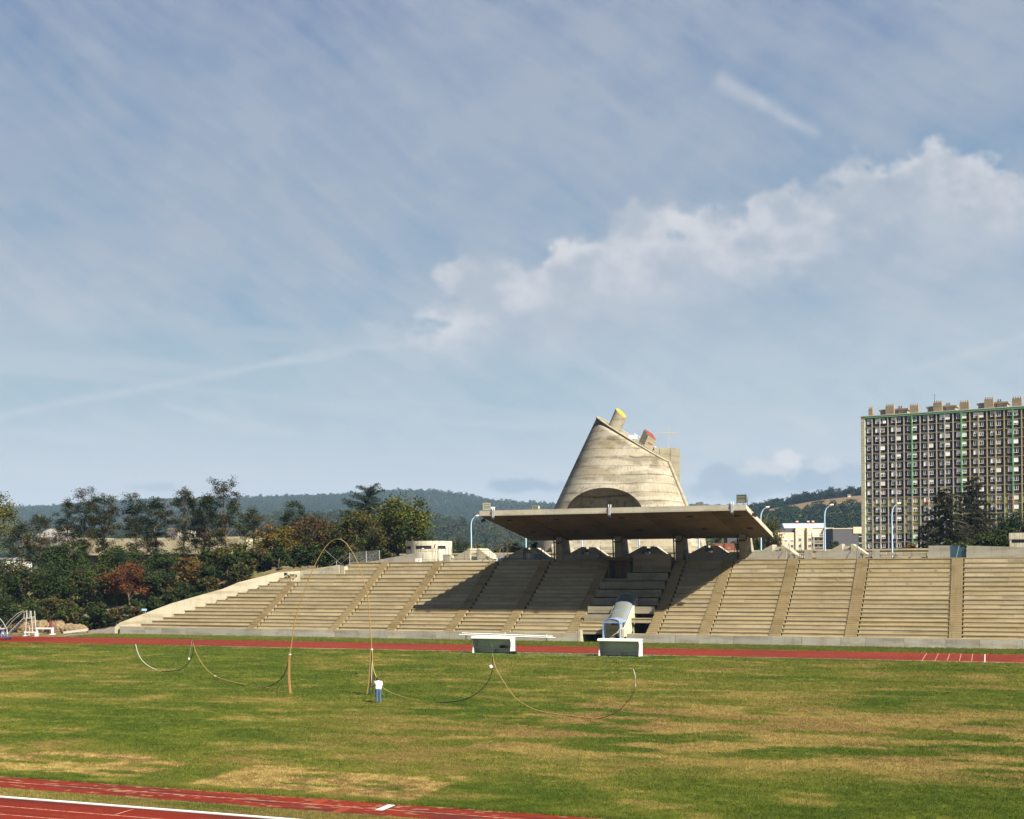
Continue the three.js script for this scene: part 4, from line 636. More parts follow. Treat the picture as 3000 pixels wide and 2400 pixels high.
// railings at the head of the stairs and between the parapets
function railing(x0, x1, label, low) {
  const t = thing('railing', label, 'railing', [(x0 + x1) / 2, 9.2, -152.5], 0, 'railings along the top of the stand'); const n = Math.max(1, Math.round((x1 - x0) / 2.1)), z = -152.45;
  part('rail', [bar([x0, low ? 9.95 : 10.9, z], [x1, low ? 9.95 : 10.9, z], 0.035), bar([x0, 9.8, z], [x1, 9.8, z], 0.03)], M.steel, t);
  for (let k = 0; k <= n; k++) { const x = lerp(x0, x1, k / n); part('post', bar([x, 9.3, z], [x, low ? 10.15 : 11.35, z], 0.03), M.steel, t); part('foot', exX([[z, 9.3], [z + 0.35, 9.3], [z + 0.04, 9.75], [z, 9.75]], x - 0.05, x + 0.05), M.steel, t); }
  if (!low) for (let k = 1; k < 6; k++) part('wire', bar([x0, 9.8 + k * 0.28, z], [x1, 9.8 + k * 0.28, z], 0.008, 4), M.steel, t);
  return t;
}
railing(-72.0, -69.2, 'dark railing before the round pavilion'); railing(-67.2, -61.3, 'long dark railing left of the canopy by the first roof light'); railing(-59.1, -54.2, 'dark railing at the left edge of the canopy shadow'); railing(-46.2, -43.6, 'dark railing under the canopy left of the second pier'); railing(-41.0, -39.2, 'dark railing panel behind the spectators box'); railing(-11.7, -6.4, 'low dark railing in front of the tower block', true); railing(-22.4, -20.6, 'dark railing across the gap by the right stair head', true); railing(-13.9, -12.6, 'short dark railing below the tower corner', true);
for (const [i, a] of [[0, -68.4], [1, -60.5], [2, -53.25], [3, -29.5], [4, -21.6], [5, -13.55]]) {
  const t = thing('stair_handrail', ['pair of bent handrails at the head of the stairs below the round pavilion', 'pair of bent handrails at the stair head left of the canopy', 'pair of bent handrails at the stair head in the canopy shadow', 'pair of bent handrails at the stair head by the fourth pier', 'pair of handrails at the stair head right of the canopy', 'pair of handrails at the stair head below the tower corner'][i], 'handrail', [a, 9.4, -152], 0, 'handrails at the stair heads');
  for (const s of [-0.72, 0.72]) part('handrail', tube([[a + s, 9.1, -151.3], [a + s, 10.4, -151.4], [a + s, 11.2, -151.9], [a + s, 11.3, -152.6], [a + s, 9.4, -152.65]], 0.035, 0.035, 6), M.steel, t);
}
{ const t = thing('mesh_fence', 'grey wire mesh fence on the back wall by the side stairs', 'fence', [-79.5, 8.9, -152.4]);
  for (const [x, y0, y1] of [[-82.6, 9.15, 10.8], [-80.0, 9.45, 10.95], [-77.95, 9.7, 11.1]]) part('post', bar([x, y0, -152.4], [x, y1, -152.4], 0.035), M.galv, t);
  const wires = []; for (let k = 0; k <= 16; k++) wires.push(bar([-82.6, 9.2 + k * 0.1, -152.4], [-77.95, 9.75 + k * 0.085, -152.4], 0.005, 3)); for (let k = 0; k <= 46; k++) wires.push(bar([-82.6 + k * 0.1, 9.2 + k * 0.012, -152.4], [-82.6 + k * 0.1, 10.8 + k * 0.0065, -152.4], 0.004, 3)); part('wire_mesh', wires, M.galv, t, { kind: 'stuff' });
  part('rail', tube([[-85.6, 7.8, -148.9], [-84.0, 9.3, -150.2], [-82.4, 10.7, -151.6]], 0.025, 0.025, 6), M.steel, t); for (const [x, y, z] of [[-85.0, 8.4, -149.4], [-83.6, 9.6, -150.5]]) part('post', bar([x, 7.4, z], [x, y, z], 0.035), M.galv, t); }
{ const t = thing('blue_mesh_gate', 'blue wire gate between the wall ends at the upper right', 'gate', [-2.9, 9.3, -152.4]); const w = []; for (let k = 0; k < 14; k++) w.push(bar([-3.85, 9.4 + k * 0.115, -152.4], [-2.05, 9.3 + k * 0.1, -152.4], 0.014, 4)); part('wire_mesh', w, std([0.04, 0.10, 0.16], 0.6), t, { kind: 'stuff' }); part('post', bar([-3.2, 9.3, -152.38], [-2.85, 10.85, -152.38], 0.03), M.lampBlue, t); part('post', bar([-3.85, 9.3, -152.4], [-3.85, 10.95, -152.4], 0.03), std([0.04, 0.10, 0.16], 0.6), t); part('backing', box(-3.83, -2.07, 9.32, 10.6, -153.2, -153.15), std([0.02, 0.035, 0.04], 0.9), t); }
for (const [x, l] of [[-71.7, 'white metal box on the top row below the round pavilion'], [-59.9, 'white metal box on the top row beside the canopy shadow']]) { const t = thing('junction_box', l, 'box', [x, 9.44, -151.6], 0, 'metal boxes on the top row'); part('case', box(x - 0.35, x + 0.35, 9.46, 9.92, -152.0, -151.4), M.whitePaint, t); part('lock', box(x + 0.2, x + 0.26, 9.6, 9.75, -151.4, -151.38), M.black, t); }
{ const t = thing('bench', 'pair of low concrete benches on the terrace before the tower', 'bench', [-10.4, 9.44, -154.6]); part('seat', box(-12.4, -11.0, 9.85, 10.15, -153.5, -152.95), conc(0.6, 0.55, 0.44), t); part('seat', box(-10.6, -9.3, 9.85, 10.12, -153.5, -152.95), conc(0.58, 0.53, 0.42), t); part('leg', box(-12.1, -11.6, 9.44, 9.85, -153.4, -153.0), conc(0.5, 0.46, 0.37), t); part('leg', box(-10.2, -9.8, 9.44, 9.85, -153.4, -153.0), conc(0.5, 0.46, 0.37), t); }
for (const [x, z, l] of [[-68.0, -153.6, 'concrete bench on the terrace left of the first roof light'], [-60.4, -153.6, 'concrete bench on the terrace in the canopy shadow']]) { const t = thing('bench', l, 'bench', [x, 9.44, z]); part('seat', box(x - 0.5, x + 0.5, 9.92, 10.28, z - 0.5, z + 0.5), conc(0.56, 0.51, 0.41), t); part('leg', box(x - 0.4, x - 0.1, 9.44, 9.92, z - 0.3, z + 0.3), conc(0.5, 0.46, 0.37), t); part('leg', box(x + 0.1, x + 0.4, 9.44, 9.92, z - 0.3, z + 0.3), conc(0.5, 0.46, 0.37), t); }
// ------------------------------------------------------------------ dugouts, tunnel, goal frame
function dugout(x0, x1, z, label) {
  const t = thing('dugout', label, 'dugout', [(x0 + x1) / 2, 0, z], 0, 'team dugouts beside the track'), zb = z - 1.25;
  const side = [[zb, 0.02], [z + 0.05, 0.02], [z - 0.12, 0.75], [z - 0.10, 1.1], [z + 0.18, 1.5], [z + 0.15, 1.64], [z - 0.05, 1.7], [zb + 0.1, 1.66], [zb, 1.5]];
  part('side_panel', exX(side, x0, x0 + 0.06), M.whitePaint, t); part('side_panel', exX(side, x1 - 0.06, x1), M.whitePaint, t);
  part('roof', exX([[zb - 0.02, 1.56], [zb + 0.1, 1.7], [z - 0.04, 1.74], [z + 0.24, 1.66], [z + 0.26, 1.52], [z + 0.2, 1.52], [z + 0.16, 1.6], [z - 0.06, 1.66], [zb + 0.14, 1.62]], x0 - 0.06, x1 + 0.06), M.whitePaint, t);
  for (const [a, b] of [[0.03, 0.5], [0.51, 0.84], [0.85, 1.2], [1.21, 1.6]]) part('back_board', box(x0 + 0.06, x1 - 0.06, a, b, zb, zb + 0.04), std([0.74, 0.76, 0.60], 0.6, { map: concreteMap }), t);
  part('seat', box(x0 + 0.06, x1 - 0.06, 0.45, 0.5, zb + 0.05, zb + 0.48), std([0.58, 0.57, 0.46], 0.6), t); part('seat_leg', box((x0 + x1) / 2 - 0.03, (x0 + x1) / 2 + 0.03, 0.02, 0.45, zb + 0.1, zb + 0.4), std([0.4, 0.4, 0.34], 0.6), t);
  return t;
}
dugout(-49.15, -44.95, -116.75, 'white dugout shelter beside the far track, the left one'); dugout(-35.5, -31.4, -116.2, 'white dugout shelter in front of the glazed tunnel entrance');
{ const b = thing('sports_bag', 'dark bag and brown jacket lying on the left dugout bench', 'bag', [-46, 0.5, -117.6]); part('bag', new THREE.SphereGeometry(0.3, 12, 8).scale(1.5, 0.55, 0.7).translate(-46.1, 0.66, -117.6), std([0.012, 0.012, 0.02], 0.8), b); part('jacket', new THREE.SphereGeometry(0.2, 10, 8).scale(1.1, 0.7, 0.8).translate(-45.75, 0.64, -117.5), std([0.20, 0.085, 0.04], 0.9), b); }
{ const b = thing('kit_bag', 'black kit bag on the ground at the right foot of the left dugout', 'bag', [-44.6, 0.02, -116.6]); part('bag', new THREE.SphereGeometry(0.3, 12, 8).scale(1.35, 0.5, 0.75).translate(-44.62, 0.16, -116.6), std([0.01, 0.01, 0.012], 0.8), b); part('strap', tube([[-44.9, 0.22, -116.6], [-44.6, 0.4, -116.55], [-44.3, 0.22, -116.6]], 0.02, 0.02, 5), M.black, b); }
{ // players' tunnel under a glazed vault
  const t = thing('players_tunnel', 'blue framed tunnel shelter with a glazed barrel vault on the stand', 'shelter', [-39.5, 0, -138]);
  const xa = -40.85, xb = -38.85, zf = -135.4, zm = -137.6, yE = 2.32, rise = 0.46;
  const archPt = (k, n) => { const a = Math.PI * k / n; return [lerp(xa, xb, (1 - Math.cos(a)) / 2), Math.sin(a) * rise]; };
  const base = (z) => (z > zm ? yE : yE + (zm - z) * 0.62);
  const zEnd = -142.0;
  const hoop = (z, r, nm) => part(nm, tube(Array.from({ length: 9 }, (_, k) => { const [x, y] = archPt(k, 8); return [x, base(z) + y, z]; }), r, r, 6), M.frameBlue, t);
  for (const z of [zf, -136.2, -136.9, zm, -139.0, -140.5, zEnd]) hoop(z, z === zf ? 0.055 : 0.04, 'hoop');
  for (const [z0, z1, nm] of [[zf, -136.2], [-136.2, -136.9], [-136.9, zm], [zm, -139.0], [-139.0, -140.5], [-140.5, zEnd]]) part('vault_pane', gridMesh(10, 1, (u, v) => { const [x, y] = archPt(u * 10, 10), z = lerp(z0, z1, v); return [x, base(z) + y, z]; }), new THREE.MeshPhysicalMaterial({ color: C(0.17, 0.185, 0.165), roughness: 0.5, transmission: 0.5, thickness: 0 }), t, { uv: true });
  for (const x of [xa, xb]) { part('eaves_rail', tube([[x, yE, zf], [x, yE, zm]], 0.05, 0.05, 6), M.frameBlue, t); part('eaves_rail', tube([[x, yE, zm], [x, base(zEnd), zEnd]], 0.05, 0.05, 6), M.frameBlue, t); for (const z of [zf, -136.4]) part('post', box(x - 0.05, x + 0.05, 0.02, yE, z - 0.05, z + 0.05), M.frameBlue, t); part('post', box(x - 0.04, x + 0.04, 1.0, yE, -137.25, -137.17), M.frameBlue, t); part('rail', box(x - 0.04, x + 0.04, 0.75, 0.82, -136.4, zf), M.frameBlue, t); part('side_pane', box(x - 0.01, x + 0.01, 0.83, yE - 0.04, -136.35, zf - 0.05), M.glass, t); part('side_pane', box(x - 0.01, x + 0.01, 0.05, 0.74, -136.35, zf - 0.05), std([0.22, 0.25, 0.22], 0.5), t); }
  part('lintel', box(xa, xb, yE - 0.05, yE + 0.04, zf - 0.04, zf + 0.04), M.frameBlue, t); part('gable_pane', gridMesh(10, 1, (u, v) => { const [x, y] = archPt(u * 10, 10); return [x, yE + 0.04 + y * 0.95 * (1 - v), zf]; }), M.glass, t, { uv: true });
  // concrete cheeks of the stair inside
  part('cheek_wall', exX([[-136.1, 0], [-136.1, 1.6], [-136.9, 1.75], [-142.2, base(-142.2) - 0.12], [-142.2, 3.0], [-138, 0]], xb + 0.06, xb + 0.3), conc(0.68, 0.64, 0.54), t); part('cheek_wall', exX([[-135.9, 0], [-135.9, 0.5], [-137.4, 1.9], [-142.2, base(-142.2) - 0.12], [-142.2, 3.0], [-138, 0]], xa - 0.26, xa - 0.06), conc(0.56, 0.5, 0.38), t);
  part('inner_ramp', exX([[-135.9, 0.0], [-136.4, 0.35], [-142.4, 3.6], [-142.4, 0]], xa - 0.05, xb + 0.05), conc(0.46, 0.41, 0.32), t); part('door', box(xb - 0.02, xb + 0.03, 0.05, 2.1, -137.1, -136.5), M.black, t);
}
{ const t = thing('bin', 'dark bin standing inside the tunnel entrance', 'bin', [-39.3, 0, -135.8]); part('body', new THREE.CylinderGeometry(0.26, 0.22, 0.85, 12).translate(-39.25, 0.45, -135.85), M.black, t); part('lid', new THREE.CylinderGeometry(0.29, 0.29, 0.08, 12).translate(-39.25, 0.92, -135.85), std([0.05, 0.05, 0.05], 0.6), t); }
{ const t = thing('goal_frame', 'white tubular goal frame lying on supports along the front wall', 'goal frame', [-52.6, 0, -135.4]);
  part('crossbar', bar([-58.4, 0.88, -135.55], [-46.9, 0.66, -135.45], 0.07, 10), M.whitePaint, t); part('crossbar', bar([-58.6, 0.70, -135.2], [-46.5, 0.52, -135.1], 0.07, 10), M.whitePaint, t); for (const x of [-57.8, -52.6, -47.6]) part('support', [bar([x, 0, -135.35], [x, 0.62, -135.35], 0.045), bar([x, 0.56, -135.7], [x, 0.56, -135.0], 0.04)], M.black, t); part('end_joint', [bar([-47.6, 0.9, -135.2], [-47.6, 0.3, -135.2], 0.06), bar([-47.2, 0.75, -135.3], [-47.2, 0.4, -135.3], 0.06)], M.whitePaint, t); part('hook', bar([-53.0, 0.8, -135.4], [-52.8, 1.05, -135.5], 0.03), M.whitePaint, t); }
for (const [p, q, l, m] of [[[-57.4, 1.12, -135.7], [-49.6, 0.92, -135.55], 'long brown bamboo pole on top of the goal frame', [0.16, 0.075, 0.03]], [[-56.4, 1.04, -135.75], [-51.0, 0.90, -135.68], 'shorter dark bamboo pole on the goal frame by the wall', [0.10, 0.05, 0.025]], [[-57.0, 1.05, -135.45], [-52.2, 0.97, -135.4], 'pale bamboo pole on the near side of the goal frame', [0.42, 0.35, 0.22]]]) single('bamboo_pole', bar(p, q, 0.05, 8), std(m, 0.6), l, 'pole', 'bamboo poles stored on the goal frame');
// ------------------------------------------------------------------ bamboo sculpture on the pitch
const cane = { gold: std([1, 1, 1], 0.45, { map: tex(16, 256, (i, j) => { const n = (j % 32) < 2 ? 0.45 : 1, k = 0.85 + 0.3 * fbm(i / 8, j / 24, 3, 801); return [0.20 * k * n, 0.130 * k * n, 0.034 * k * n]; }) }), dark: std([0.032, 0.030, 0.014], 0.6), white: std([0.42, 0.42, 0.38], 0.5), bleach: std([0.34, 0.33, 0.28], 0.5), brown: std([0.19, 0.085, 0.035], 0.6), green: std([0.05, 0.06, 0.022], 0.6), olive: std([0.22, 0.165, 0.035], 0.5) };
function caneTube(pts, r0, r1, seg) { const g = tube(pts, r0, r1, 8, seg); const uv = g.attributes.uv, n = g.attributes.position.count / 8; for (let i = 0; i < n; i++) for (let k = 0; k < 8; k++) uv.setXY(i * 8 + k, k / 8, i / n * 3); return g; }
const path3 = (l) => l.map((p) => V(...p));
const clear = (l, r = 0.03) => l.map(([x, y, z]) => [x, Math.max(y, r), z]);
{
  const a = thing('bamboo_arch', 'tall slender bamboo arch standing in the middle of the pitch', 'bamboo arch', [-43.4, 0, -77]);
  const Lp = clear([[-46.26, 0, -76.5], [-46.35, 1.04, -76.49], [-46.34, 2.02, -76.49], [-46.31, 2.84, -76.49]]), Up = [[-46.31, 2.84, -76.49], [-46.16, 3.72, -76.52], [-45.92, 5.18, -76.57], [-45.44, 6.64, -76.66], [-45.04, 7.77, -76.73], [-44.55, 8.93, -76.83], [-44.15, 9.68, -76.9], [-43.76, 10.28, -76.97], [-43.44, 10.65, -77.03], [-43.08, 10.91, -77.1], [-42.76, 10.99, -77.16], [-42.44, 10.91, -77.22], [-42.15, 10.67, -77.28], [-41.9, 10.35, -77.32], [-41.67, 9.99, -77.37], [-41.36, 9.38, -77.42], [-41.08, 8.66, -77.48], [-40.89, 7.97, -77.51], [-40.7, 7.32, -77.55], [-40.58, 6.63, -77.57], [-40.45, 4.47, -77.6], [-40.36, 3.27, -77.61]], Rp = clear([[-40.36, 3.27, -77.61], [-40.39, 2.07, -77.61], [-40.45, 0.86, -77.6], [-40.53, 0.0, -77.58]]);
  const bend = Up.slice(10);
  part('arch_cane', caneTube(Up.slice(0, 11), 0.040, 0.018, 60), cane.gold, a, { uv: true }); part('arch_cane', caneTube(bend, 0.018, 0.038, 60), cane.gold, a, { uv: true });
  part('leg_cane', caneTube(Lp, 0.055, 0.045, 16), cane.gold, a, { uv: true }); part('leg_cane', caneTube(Lp.map(([x, y, z]) => [x - 0.07, y, z + 0.05]), 0.05, 0.03, 16), cane.brown, a, { uv: true });
  part('leg_cane', caneTube(Rp, 0.045, 0.06, 16), cane.gold, a, { uv: true }); part('leg_cane', caneTube(Rp.map(([x, y, z], k) => [x - 0.05 - 0.05 * k, y, z + 0.06]), 0.03, 0.045, 16), cane.gold, a, { uv: true }); part('leg_cane', caneTube(Rp.map(([x, y, z], k) => [x + 0.07 - 0.01 * k, y, z + 0.03]), 0.02, 0.03, 16), cane.white, a, { uv: true });
  part('lashing', [new THREE.CylinderGeometry(0.1, 0.1, 0.08, 10).translate(-46.31, 2.8, -76.49)], cane.white, a); part('lashing', [new THREE.CylinderGeometry(0.1, 0.1, 0.08, 10).translate(-40.37, 3.2, -77.61)], cane.white, a);
  part('tie_cord', [bar([-43.76, 10.28, -76.97], [-42.54, 9.22, -77.2], 0.007, 5), bar([-42.54, 9.22, -77.2], [-41.67, 9.99, -77.37], 0.007, 5)], std([0.25, 0.245, 0.23], 0.7), a);
  const envL = clear([[-52.92, 0.02, -80.85], [-52.24, 0.03, -80.4], [-51.15, 0.05, -79.68], [-49.96, 0.13, -78.89], [-49.03, 0.33, -78.28], [-48.12, 0.67, -77.67], [-47.44, 1.04, -77.23], [-47.0, 1.48, -76.93], [-46.66, 1.96, -76.71], [-46.44, 2.43, -76.56], [-46.33, 2.8, -76.5]]);
  part('bent_cane', caneTube(envL, 0.022, 0.03, 40), cane.dark, a, { uv: true });
  for (const [[x, z], q] of [[[-50.04, -78.64], [-48.06, 0.7, -77.64]], [[-49.12, -77.86], [-47.61, 0.94, -77.34]], [[-48.52, -77.64], [-47.22, 1.29, -77.08]], [[-48.02, -77.45], [-47.02, 1.48, -76.95]], [[-47.71, -77.43], [-46.89, 1.6, -76.86]], [[-47.34, -77.15], [-46.72, 1.84, -76.75]], [[-47.04, -76.95], [-46.63, 2.02, -76.69]], [[-46.69, -76.78], [-46.5, 2.26, -76.6]]]) part('prop_stick', bar([x, 0.0, z], q, 0.016, 6), cane.green, a);
  const envR = clear([[-40.3, 3.1, -77.55], [-40.2, 2.08, -77.46], [-40.03, 1.59, -77.38], [-39.83, 1.25, -77.28], [-39.54, 0.88, -77.15], [-39.14, 0.58, -76.97], [-38.59, 0.37, -76.71], [-37.8, 0.22, -76.34], [-36.64, 0.06, -75.8], [-35.54, 0.03, -75.29]]);
  part('bent_cane', caneTube(envR, 0.028, 0.02, 40), cane.olive, a, { uv: true });
  for (const [[x, z], q] of [[[-40.24, -77.43], [-40.25, 1.69, -77.48]], [[-40.12, -77.47], [-40.21, 1.69, -77.46]], [[-39.84, -77.15], [-40.09, 1.45, -77.41]], [[-39.77, -77.17], [-40.07, 1.54, -77.4]], [[-38.85, -76.53], [-39.67, 0.95, -77.21]], [[-38.5, -76.5], [-39.38, 0.7, -77.08]], [[-37.72, -75.97], [-39.14, 0.55, -76.97]], [[-36.87, -75.59], [-38.67, 0.37, -76.74]]]) part('prop_stick', bar([x, 0, z], q, 0.015, 6), cane.green, a);
}
function caneThing(pts, r0, r1, m, label, extra) { const p = clear(pts, Math.min(r0, r1) + 0.005), t = thing('bamboo_cane', label, 'bamboo cane', [p[0][0], 0, p[0][2]], 0, 'bent bamboo canes on the pitch'); part('cane', caneTube(p, r0, r1, p.length * 4), m, t, { uv: true }); if (extra) extra(t); return t; }
caneThing([[-72.27, 2.06, -92.7], [-71.92, 1.47, -92.48], [-71.35, 0.93, -92.13], [-70.54, 0.53, -91.64], [-69.58, 0.26, -91.05], [-68.63, 0.09, -90.47], [-68.0, 0.02, -90.09]], 0.022, 0.04, cane.bleach, 'whitish bent cane at the far left of the pitch, rising to the left');
caneThing([[-66.93, 0.0, -89.43], [-66.24, 0.06, -89.01], [-64.68, 0.23, -88.05], [-63.37, 0.44, -87.25], [-62.37, 0.9, -86.64], [-61.66, 1.41, -86.2], [-61.31, 1.89, -85.99], [-61.19, 2.39, -85.92], [-61.23, 2.84, -85.94], [-61.34, 3.4, -86.01]], 0.045, 0.018, cane.dark, 'dark bent cane rising to the right on the left half of the pitch');
caneThing([[-61.32, 3.2, -85.99], [-61.23, 2.78, -85.94], [-61.03, 2.4, -85.82], [-60.56, 1.84, -85.53], [-59.89, 1.3, -85.12], [-59.09, 0.84, -84.63], [-58.31, 0.52, -84.15], [-57.53, 0.31, -83.68], [-56.26, 0.18, -82.9], [-54.78, 0.08, -81.99], [-52.92, 0.03, -80.85]], 0.02, 0.05, cane.gold, 'golden bent cane sweeping down to the right, left of the arch', (t) => { part('lashing', new THREE.CylinderGeometry(0.06, 0.06, 0.08, 8).rotateZ(1.2).translate(-57.53, 0.32, -83.68), cane.white, t); });
caneThing([[-34.3, 0.0, -74.71], [-32.97, 0.12, -74.16], [-31.73, 0.34, -73.64], [-30.88, 0.65, -73.28], [-30.16, 1.12, -72.98], [-29.56, 1.7, -72.73], [-29.26, 2.27, -72.61], [-29.16, 2.9, -72.57], [-29.19, 3.62, -72.58], [-29.28, 4.16, -72.62]], 0.04, 0.015, cane.dark, 'dark bent cane rising before the left dugout');
caneThing([[-29.21, 3.76, -72.59], [-29.12, 3.17, -72.55], [-28.85, 2.47, -72.44], [-28.39, 1.87, -72.25], [-27.83, 1.24, -72.01], [-27.38, 0.83, -71.82], [-26.71, 0.48, -71.55], [-25.94, 0.22, -71.22], [-25.07, 0.1, -70.86], [-24.11, 0.06, -70.46], [-23.07, 0.05, -70.03], [-21.6, 0.04, -69.4]], 0.016, 0.045, cane.gold, 'golden bent cane sweeping down to the right on the right half of the pitch');
caneThing([[-21.49, 0.03, -69.37], [-20.94, 0.14, -69.14], [-19.96, 0.57, -68.73], [-19.28, 1.12, -68.45], [-18.85, 1.68, -68.27], [-18.65, 2.26, -68.19], [-18.65, 2.67, -68.18], [-18.79, 3.11, -68.24]], 0.035, 0.012, cane.brown, 'thin dark cane curling up at the right end of the sculpture', (t) => part('tip', caneTube([[-18.66, 2.1, -68.19], [-18.65, 2.67, -68.18], [-18.79, 3.11, -68.24]], 0.019, 0.014, 12), cane.white, t, { uv: true }));
{ const t = thing('hanging_ball', 'white ball hanging from the dark cane before the left dugout', 'ball', [-29.3, 2.5, -72.62]); part('ball', new THREE.SphereGeometry(0.125, 20, 14).translate(-29.3, 2.63, -72.62), std([0.85, 0.85, 0.83], 0.4), t); part('cord', bar([-29.3, 2.75, -72.62], [-29.23, 4.0, -72.6], 0.006, 4), M.galv, t); }
{ const t = thing('hanging_weight', 'small glassy weight hanging on a cord from the left cane', 'weight', [-61.97, 1.3, -86.39]); part('weight', new THREE.SphereGeometry(0.09, 14, 10).scale(1, 1.2, 1).translate(-61.97, 1.4, -86.39), std([0.45, 0.50, 0.47], 0.25), t); part('cord', bar([-61.97, 1.5, -86.39], [-61.34, 3.2, -86.01], 0.008, 4), std([0.5, 0.5, 0.48], 0.7), t); }
// ------------------------------------------------------------------ person in a white T-shirt and jeans, seen from behind, bent over the canes
{
  function sdfMesh(caps, lo, hi, res, blend) { // smooth union of tapered capsules [a, b, ra, rb], meshed on a cube grid
    const size = Math.max(hi[0] - lo[0], hi[1] - lo[1], hi[2] - lo[2]) * 1.08, cx = lo.map((v, k) => (v + hi[k]) / 2), mc = new MarchingCubes(res, new THREE.MeshStandardMaterial(), false, false, 60000);
    mc.isolation = 0; const S = mc.size, f = mc.field;
    const sd = (x, y, z) => { let d = 9; for (const [a, b, ra, rb] of caps) { const bx = b[0] - a[0], by = b[1] - a[1], bz = b[2] - a[2], l = bx * bx + by * by + bz * bz || 1e-9, t = Math.min(1, Math.max(0, ((x - a[0]) * bx + (y - a[1]) * by + (z - a[2]) * bz) / l)); const q = Math.hypot(x - a[0] - bx * t, y - a[1] - by * t, z - a[2] - bz * t) - (ra + (rb - ra) * t); const h = Math.max(0, blend - Math.abs(d - q)) / blend; d = Math.min(d, q) - h * h * blend * 0.25; } return d; };
    for (let k = 0; k < S; k++) for (let j = 0; j < S; j++) for (let i = 0; i < S; i++) { const h = S / 2; f[i + j * S + k * S * S] = -sd(cx[0] + (i - h) / h * size / 2, cx[1] + (j - h) / h * size / 2, cx[2] + (k - h) / h * size / 2); }
    mc.update(); const n = mc.count ?? mc.geometry.drawRange.count, p = mc.positionArray.slice(0, n * 3), nn = mc.normalArray.slice(0, n * 3);
    for (let k = 0; k < n; k++) { p[k * 3] = p[k * 3] * size / 2 + cx[0]; p[k * 3 + 1] = p[k * 3 + 1] * size / 2 + cx[1]; p[k * 3 + 2] = p[k * 3 + 2] * size / 2 + cx[2]; }
    const g = new THREE.BufferGeometry(); g.setAttribute('position', new THREE.BufferAttribute(p, 3)); g.setAttribute('normal', new THREE.BufferAttribute(nn, 3)); return g;
  }
  // own axes: x to the right of the picture, z towards the camera; he faces away and a little left, head bowed
  const P = thing('person', 'person in white T-shirt and blue jeans seen from behind, working at the canes', 'person', [-37.6, 0, -73.2], YAW + 0.15), O = { local: true, world: false };
  const skin = std([0.30, 0.135, 0.075], 0.6), shirt = std([0.52, 0.52, 0.50], 0.9), jeans = std([1, 1, 1], 0.9, { map: noiseTint([0.052, 0.085, 0.15], 0.5, 0.5, 811) }), hair = std([0.012, 0.008, 0.007], 0.7), leather = std([0.02, 0.018, 0.02], 0.5);
  const body = [[[0, 1.38, -0.02], [-0.02, 1.47, -0.06], 0.062, 0.058], [[-0.03, 1.52, -0.10], [-0.035, 1.585, -0.105], 0.082, 0.092], [[-0.035, 1.5, -0.17], [-0.035, 1.55, -0.165], 0.055, 0.07], [[-0.04, 1.53, -0.235], [-0.04, 1.545, -0.21], 0.018, 0.025],
    [[-0.115, 1.54, -0.11], [-0.12, 1.56, -0.11], 0.018, 0.02], [[0.05, 1.54, -0.11], [0.055, 1.56, -0.11], 0.018, 0.02], [[-0.17, 1.36, 0], [0.17, 1.36, 0], 0.07, 0.07], [[0, 1.3, -0.01], [0, 1.0, 0], 0.10, 0.10],
    [[-0.19, 1.36, -0.01], [-0.31, 1.14, -0.10], 0.052, 0.043], [[-0.31, 1.14, -0.10], [-0.40, 1.10, -0.33], 0.040, 0.027], [[0.19, 1.36, -0.01], [0.25, 1.13, -0.08], 0.052, 0.043], [[0.25, 1.13, -0.08], [0.02, 1.08, -0.34], 0.040, 0.027],
    [[-0.09, 0.92, 0], [-0.10, 0.5, 0.01], 0.085, 0.055], [[-0.10, 0.5, 0.01], [-0.105, 0.09, 0.03], 0.05, 0.035], [[0.09, 0.92, 0], [0.10, 0.5, 0.01], 0.085, 0.055], [[0.10, 0.5, 0.01], [0.105, 0.09, 0.03], 0.05, 0.035]];
  const bg = sdfMesh(body, [-0.45, 0, -0.4], [0.45, 1.7, 0.25], 110, 0.05);
  const hand = (wx, wy, wz, dir, side) => { // palm and five fingers closing on a cane
    const c = [], D = V(...dir).normalize(), S = V(side, 0.15, 0.1).normalize(), U = V(0, 1, 0), at = (a, s, u) => { const q = V(wx, wy, wz).addScaledVector(D, a).addScaledVector(S, s).addScaledVector(U, u); return [q.x, q.y, q.z]; };
    c.push([at(0, 0, 0), at(0.075, 0, 0), 0.024, 0.03]);
    [[-0.032, 0.030], [-0.011, 0.036], [0.011, 0.034], [0.031, 0.026]].forEach(([u, l]) => { c.push([at(0.08, 0, u), at(0.08 + l, 0.012, u), 0.0095, 0.009], [at(0.08 + l, 0.012, u), at(0.08 + l * 1.15, 0.045, u - 0.004), 0.009, 0.0085], [at(0.08 + l * 1.15, 0.045, u - 0.004), at(0.07 + l * 0.7, 0.06, u - 0.004), 0.0085, 0.008]); });
    c.push([at(0.025, 0.01, 0.028), at(0.065, 0.04, 0.05), 0.012, 0.0105], [at(0.065, 0.04, 0.05), at(0.098, 0.055, 0.03), 0.0105, 0.009]); return c;
  };
  const h1 = sdfMesh(hand(-0.40, 1.10, -0.34, [-0.2, -0.05, -0.95], 1), [-0.55, 1.0, -0.55], [-0.3, 1.22, -0.3], 84, 0.012), h2g = sdfMesh(hand(0.01, 1.08, -0.345, [-0.75, 0, -0.6], -1), [-0.2, 0.97, -0.52], [0.1, 1.2, -0.28], 84, 0.012);
  part('body', join([bg, h1, h2g]), skin, P, O);
